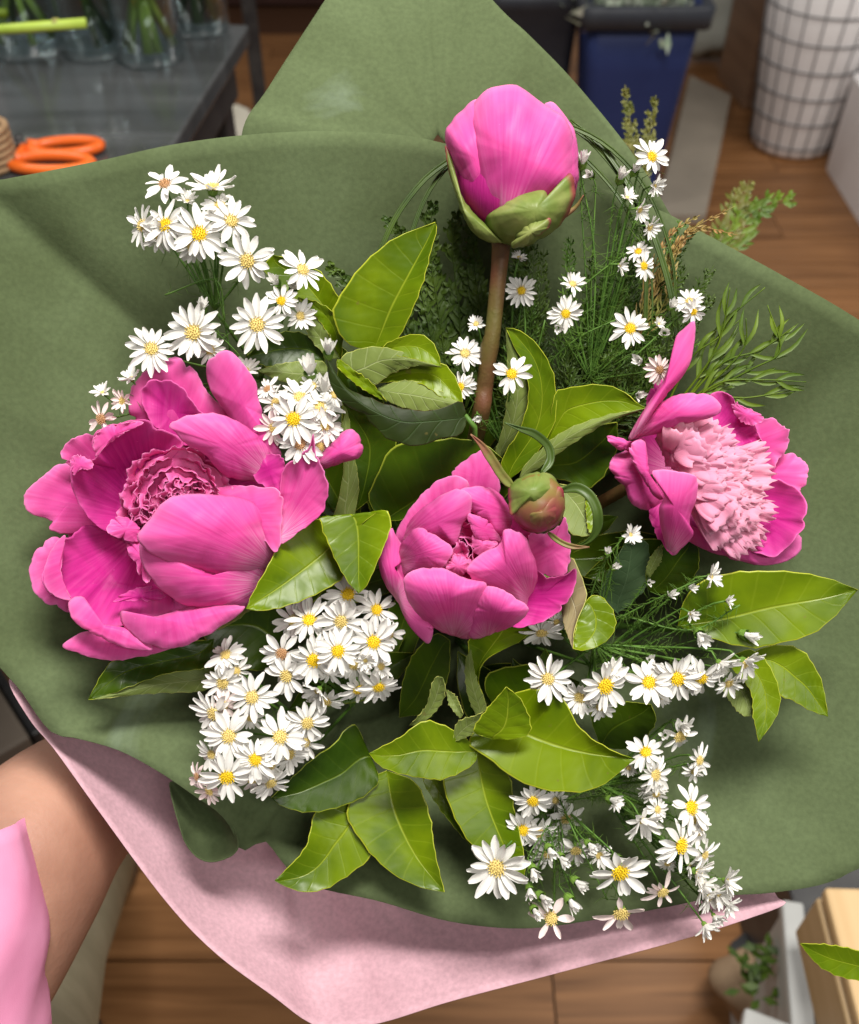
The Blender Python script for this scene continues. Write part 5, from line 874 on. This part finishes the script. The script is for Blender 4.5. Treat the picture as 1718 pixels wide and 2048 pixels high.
# --- blue tub
BLU = simple('blue_plastic', (.018, .032, .12), (.024, .04, .14), 6, .5, .3); DKP = simple('dark_plastic', (.028, .032, .045), (.04, .045, .055), 6, .45, .3)
fb = ray_z(1270, 400, 0); tubth = thing('flower_tub', 'dark blue square tub with a black rim holding cut greenery', 'tub', (fb[0], fb[1], 0))
def rrect(cx, cy, w2, d2, z, r0=.03, k=5):
    P = []
    for sx, sy, a0 in ((1, 1, 0), (-1, 1, 90), (-1, -1, 180), (1, -1, 270)):
        for i in range(k): a = R(a0 + 90 * i / (k - 1)); P.append((cx + sx * (w2 - r0) + r0 * math.cos(a), cy + sy * (d2 - r0) + r0 * math.sin(a), z))
    return P
topz = .62; rim_c = ray_z(1300, 20, topz); cx, cy = rim_c[0], rim_c[1] + .17
V = []; lv = [(0, .105), (.2, .12), (.45, .138), (topz, .152)]
for z, w2 in lv: V += rrect(cx, cy, w2, w2, z)
for z, w2 in [(topz, .142), (.04, .098)]: V += rrect(cx, cy, w2, w2, z)
mesh('tub', V, grid_faces(6, 20, True) + [tuple(range(20))], BLU, tubth)
V = []
for z, w2 in [(topz - .055, .156), (topz - .05, .172), (topz + .002, .176), (topz + .008, .166), (topz + .004, .148), (topz - .03, .145)]: V += rrect(cx, cy, w2, w2, z)
mesh('rim', V, grid_faces(6, 20, True), DKP, tubth)
grn = thing('cut_greenery', 'grey-green and white cut greenery standing in the blue tub', 'greenery', (cx, cy, topz)); mb = MB(); rd = random.Random(8)
for i in range(90):
    p = np.array([cx + rd.uniform(-.12, .12), cy + rd.uniform(-.12, .12), topz - .1]); q_ = p + np.array([rd.gauss(0, .04), rd.gauss(0, .04), rd.uniform(.05, .2)]); mb.wtube([p, (p + q_) / 2, q_], [.004, .005, .0015], 4)
    for k in range(3):
        e = q_ + np.array([rd.gauss(0, .02) for _ in range(3)]); s = .018; v = np.array([rd.gauss(0, 1) for _ in range(3)]) * s; u = np.array([rd.gauss(0, 1) for _ in range(3)]) * s * .5; mb.add([e, e + v + u, e + 2 * v, e + v - u], [(0, 1, 2, 3)])
gmx = mb.build('sprigs', simple('grey_green', (.25, .33, .22), (.55, .58, .5), 30, .7), grn); gmx['kind'] = 'stuff'
t2 = thing('flower_tub', 'black tub half hidden left of the blue tub', 'tub', (cx - .24, cy + .12, 0)); V = []
for z, w2 in [(0, .09), (.55, .12), (.56, .13), (.60, .13), (.60, .115), (.05, .08)]: V += rrect(cx - .27, cy + .15, w2, w2, z)
mesh('tub', V, grid_faces(6, 20, True) + [tuple(range(20))], DKP, t2)
ps = ray_y(1105, 60, cy + .25); po_ = thing('wooden_post', 'pale wooden post behind the paper edge at the top', 'post', (ps[0], ps[1], 0)); boxo('post', (ps[0], ps[1], .6), (.09, .05, 1.2), woodmat('pale_wood', (.30, .21, .15), (.40, .29, .21), 3, (1, 1, 6)), 0, po_)
# --- white wire-grid bin
wb = ray_z(1600, 322, 0); wbin = thing('waste_bin', 'tall white round bin wrapped in thin dark grid lines', 'bin', (wb[0], wb[1] + .14, 0)); r0, r1, hb_ = .135, .215, .75; cc = (wb[0], wb[1] + .13, 0)
WBM = simple('white_plastic', (.80, .77, .77), (.86, .84, .84), 4, .6, .3); mesh('drum', *lathe([(.001, .004), (r0 * .96, .004), (r0, .02), (r0 + (r1 - r0) * .5, hb_ / 2), (r1, hb_), (r1 - .01, hb_), (r0 - .012, .03), (.001, .03)], cc, 40), WBM, wbin); WIR = simple('grey_wire', (.16, .16, .17), None, 9, .5)
for k in range(9):
    z = .04 + k * .085; rr_ = r0 + (r1 - r0) * z / hb_ + .003; MB().wtube([(cc[0] + rr_ * math.cos(a), cc[1] + rr_ * math.sin(a), z) for a in np.linspace(0, 2 * math.pi, 41)], .0024, 5).build('hoop', WIR, wbin)
for k in range(20):
    a = 2 * math.pi * k / 20; MB().wtube([(cc[0] + (rr_ + .003) * math.cos(a), cc[1] + (rr_ + .003) * math.sin(a), z) for rr_, z in ((r0, .01), (r1, hb_))], .0022, 5).build('upright', WIR, wbin)
# brown panel box, pale bag on black base, pale board on floor, white cupboard corner
bp_ = ray_z(1492, 218, 0); bo = thing('wooden_crate', 'tall brown wooden box behind the white grid bin', 'box', (bp_[0], bp_[1], 0)); boxo('side', (bp_[0] + .12, bp_[1] + .16, .42), (.30, .3, .84), woodmat('mid_brown', (.20, .115, .07), (.28, .165, .10), 3, (1, 1, 8)), .1, bo)
pb = ray_z(1432, 150, 0); tag(lump('paper_sack', (pb[0], pb[1] + .15, .22), (.3, .3, .4), simple('pale_sack', (.38, .40, .36), (.48, .49, .44), 6, .9, .1), 'pale grey sack standing behind the blue tub', 'sack', 4))
bd = thing('floor_board', 'pale board leaning low between the blue tub and the white bin', 'board', (*ray_z(1400, 300, 0)[:2], 0))
vv = [ray_z(x, y, z) for x, y, z in ((1380, 150, .03), (1462, 190, .03), (1440, 300, .03), (1412, 430, .03), (1310, 430, .03), (1345, 300, .03))]; vb = [v - np.array([0, 0, .028]) for v in vv]
mesh('board', vv + vb, [(5, 4, 3, 2, 1, 0), (6, 7, 8, 9, 10, 11)] + [(i, (i + 1) % 6, 6 + (i + 1) % 6, 6 + i) for i in range(6)], simple('pale_board', (.30, .26, .21), (.36, .31, .25), 5, .7), bd, smooth=False)
wc = ray_z(1668, 352, .02); wcab = thing('white_unit', 'white unit with a rounded corner cropped by the right edge', 'unit', (wc[0] + .2, wc[1], 0)); V = []
for z in (.0, .30): V += rrect(wc[0] + .325, wc[1] - .25, .32, .38, z, .05)
w_ = mesh('cover', V, grid_faces(2, 20, True) + [tuple(range(20, 40)), tuple(range(20))[::-1]], WBM, wcab, smooth=False)
# --- lower right clutter
c1_ = ray_z(1700, 1900, .5); ply = woodmat('plywood', (.50, .34, .17), (.62, .45, .25), 3, (9, 1, 9), .5)
wcr = thing('wooden_crate', 'pale plywood crate side at the lower right corner of the photo', 'crate', (c1_[0], c1_[1], .0)); A_ = ray_z(1640, 1772, .5); B_ = ray_z(1718, 2080, .5); dr_ = B_ - A_; ln = np.linalg.norm(dr_); an = math.atan2(dr_[1], dr_[0]); mc = (A_ + B_) / 2; nrm_ = np.array([-math.sin(an), math.cos(an), 0]); nrm_ = nrm_ if nrm_[0] > 0 else -nrm_
for k in range(3): boxo('slat', tuple(mc + nrm_ * (.045 + k * .084) + np.array([0, 0, -.01])), (ln, .08, .018), ply, an, wcr)
boxo('side', tuple(mc + nrm_ * .012 + np.array([0, 0, -.07])), (ln, .018, .09), ply, an, wcr)
tl = thing('loose_leaf', 'single glossy leaf lying on the plywood crate at the lower right', 'leaf', W((1660, 1930, -120))[0])
leaf(tl, [S(R9, [(1900, 1450), (1718, 1360), (1560, 1330), (1428, 1322), (1500, 1412), (1600, 1475), (1718, 1505), (1850, 1520)], 0, 3, -120, -70, LG, fold=10, seed=71)])
w0 = ray_z(1600, 1860, .32); wt = thing('white_tray', 'white plastic crate edge between the floor and the plywood crate', 'crate', (w0[0], w0[1], 0)); wp = simple('grey_white_plastic', (.42, .43, .42), (.52, .53, .52), 6, .5)
a_ = ray_z(1582, 1808, .32); b_ = ray_z(1606, 2090, .32); d_ = b_ - a_; an = math.atan2(d_[1], d_[0]); mc = (a_ + b_) / 2; boxo('rim', tuple(mc), (np.linalg.norm(d_), .026, .02), wp, an, wt); boxo('wall', tuple(mc - np.array([0, 0, .17])), (np.linalg.norm(d_), .012, .3), wp, an, wt)
a_ = ray_z(1480, 2040, .32); mc2 = (a_ + b_) / 2; d2 = b_ - a_; boxo('rim', (float(mc2[0]), float(mc2[1]), .32), (np.linalg.norm(d2) * .95, .026, .02), wp, math.atan2(d2[1], d2[0]), wt)
k0 = ray_z(1520, 1960, .12); tag(lump('kraft_paper', (k0[0], k0[1], .10), (.11, .10, .13), simple('kraft', (.30, .21, .13), (.40, .29, .19), 12, .85, .1, 0, .6, 60), 'crumpled brown kraft paper inside the white crate', 'paper', 6))
dg = thing('leaf_scraps', 'dark green leaf scraps dropped into the white crate', 'leaves', ray_z(1510, 1930, .25)); mb = MB(); rd = random.Random(12)
for i in range(40):
    e = ray_z(rd.uniform(1480, 1570), rd.uniform(1890, 2000), rd.uniform(.24, .28)); a = rd.uniform(0, 6.28); v = np.array([math.cos(a), math.sin(a), rd.uniform(-.3, .3)]) * .011; u = np.array([-math.sin(a), math.cos(a), .2]) * .005; mb.add([e, e + v + u, e + 2 * v, e + v - u], [(0, 1, 2, 3)])
x_ = mb.build('scraps', GF, dg); x_['kind'] = 'stuff'
vq = [ray_z(x, y, .02) for x, y in ((1462, 1885), (1590, 1790), (1700, 1780), (1700, 2100), (1490, 2100))]; tr_ = thing('floor_mat', 'black sheet on the floor painting the dark gap under the crates at the lower right', 'mat', vq[0]); mesh('mat', vq + [v - np.array([0, 0, .018]) for v in vq], [(4, 3, 2, 1, 0), (5, 6, 7, 8, 9)] + [(i, (i + 1) % 5, 5 + (i + 1) % 5, 5 + i) for i in range(5)], BLK, tr_, smooth=False)  # black sheet added so the shade around the crates comes from its colour
bkx = ray_z(1650, 1900, .1); dk = thing('black_crate', 'added black box painting the dark gap between the white and plywood crates', 'crate', (bkx[0], bkx[1], 0)); boxo('box', (bkx[0] - .0, bkx[1], .12), (.16, .5, .24), BLK, 0, dk)  # solid black box stands in for the shaded gap between the two crates
# --- lower left: trouser leg and cabinet
TR = simple('beige_trousers', (.34, .31, .21), (.40, .36, .25), 20, .85, .1, 0, .4, 300)
p0 = ray_z(115, 1900, .55); p1 = ray_z(60, 2150, .55)
leg = MB().wtube([ray_z(190, 1730, .25), ray_z(115, 1905, .45), ray_z(20, 2120, .7), ray_z(-150, 2500, .95)], [.052, .05, .06, .075], 20); tl_ = thing('person', 'beige trouser leg of someone standing under the forearm', 'person', ray_z(115, 1900, 0)); leg.build('trousers', TR, tl_)
sh = ray_z(195, 1720, .06); lump_ = lump('shoe', (sh[0], sh[1] + .02, .045), (.10, .26, .09), simple('dark_leather', (.06, .04, .03), None, 9, .5), None, None, 2); lump_.parent = tl_; lump_.location = (Vector((sh[0], sh[1] + .02, 0)) - tl_.location)
ca = ray_z(-40, 1290, .3); cb2 = ray_z(72, 1466, .3); cd_ = cb2 - ca; cl = np.linalg.norm(cd_[:2]); an = math.atan2(cd_[1], cd_[0]); cm = (ca + cb2) / 2; cn = np.array([math.sin(an), -math.cos(an), 0]); cn = cn if cn[0] < 0 else -cn
cbt = thing('cabinet', 'brownish grey cupboard side with a black edge left of the paper', 'cabinet', (cm[0], cm[1], 0)); boxo('side', tuple(cm + cn * .15 - np.array([0, 0, .15])), (cl, .28, .3), simple('grey_brown', (.13, .105, .085), (.17, .14, .11), 6, .6), an, cbt); boxo('edging', tuple(cm - np.array([0, 0, .148])), (cl + .004, .014, .3), BLK, an, cbt)
for o in list(bpy.data.objects):
    if '_o' in o.keys(): del o['_o']
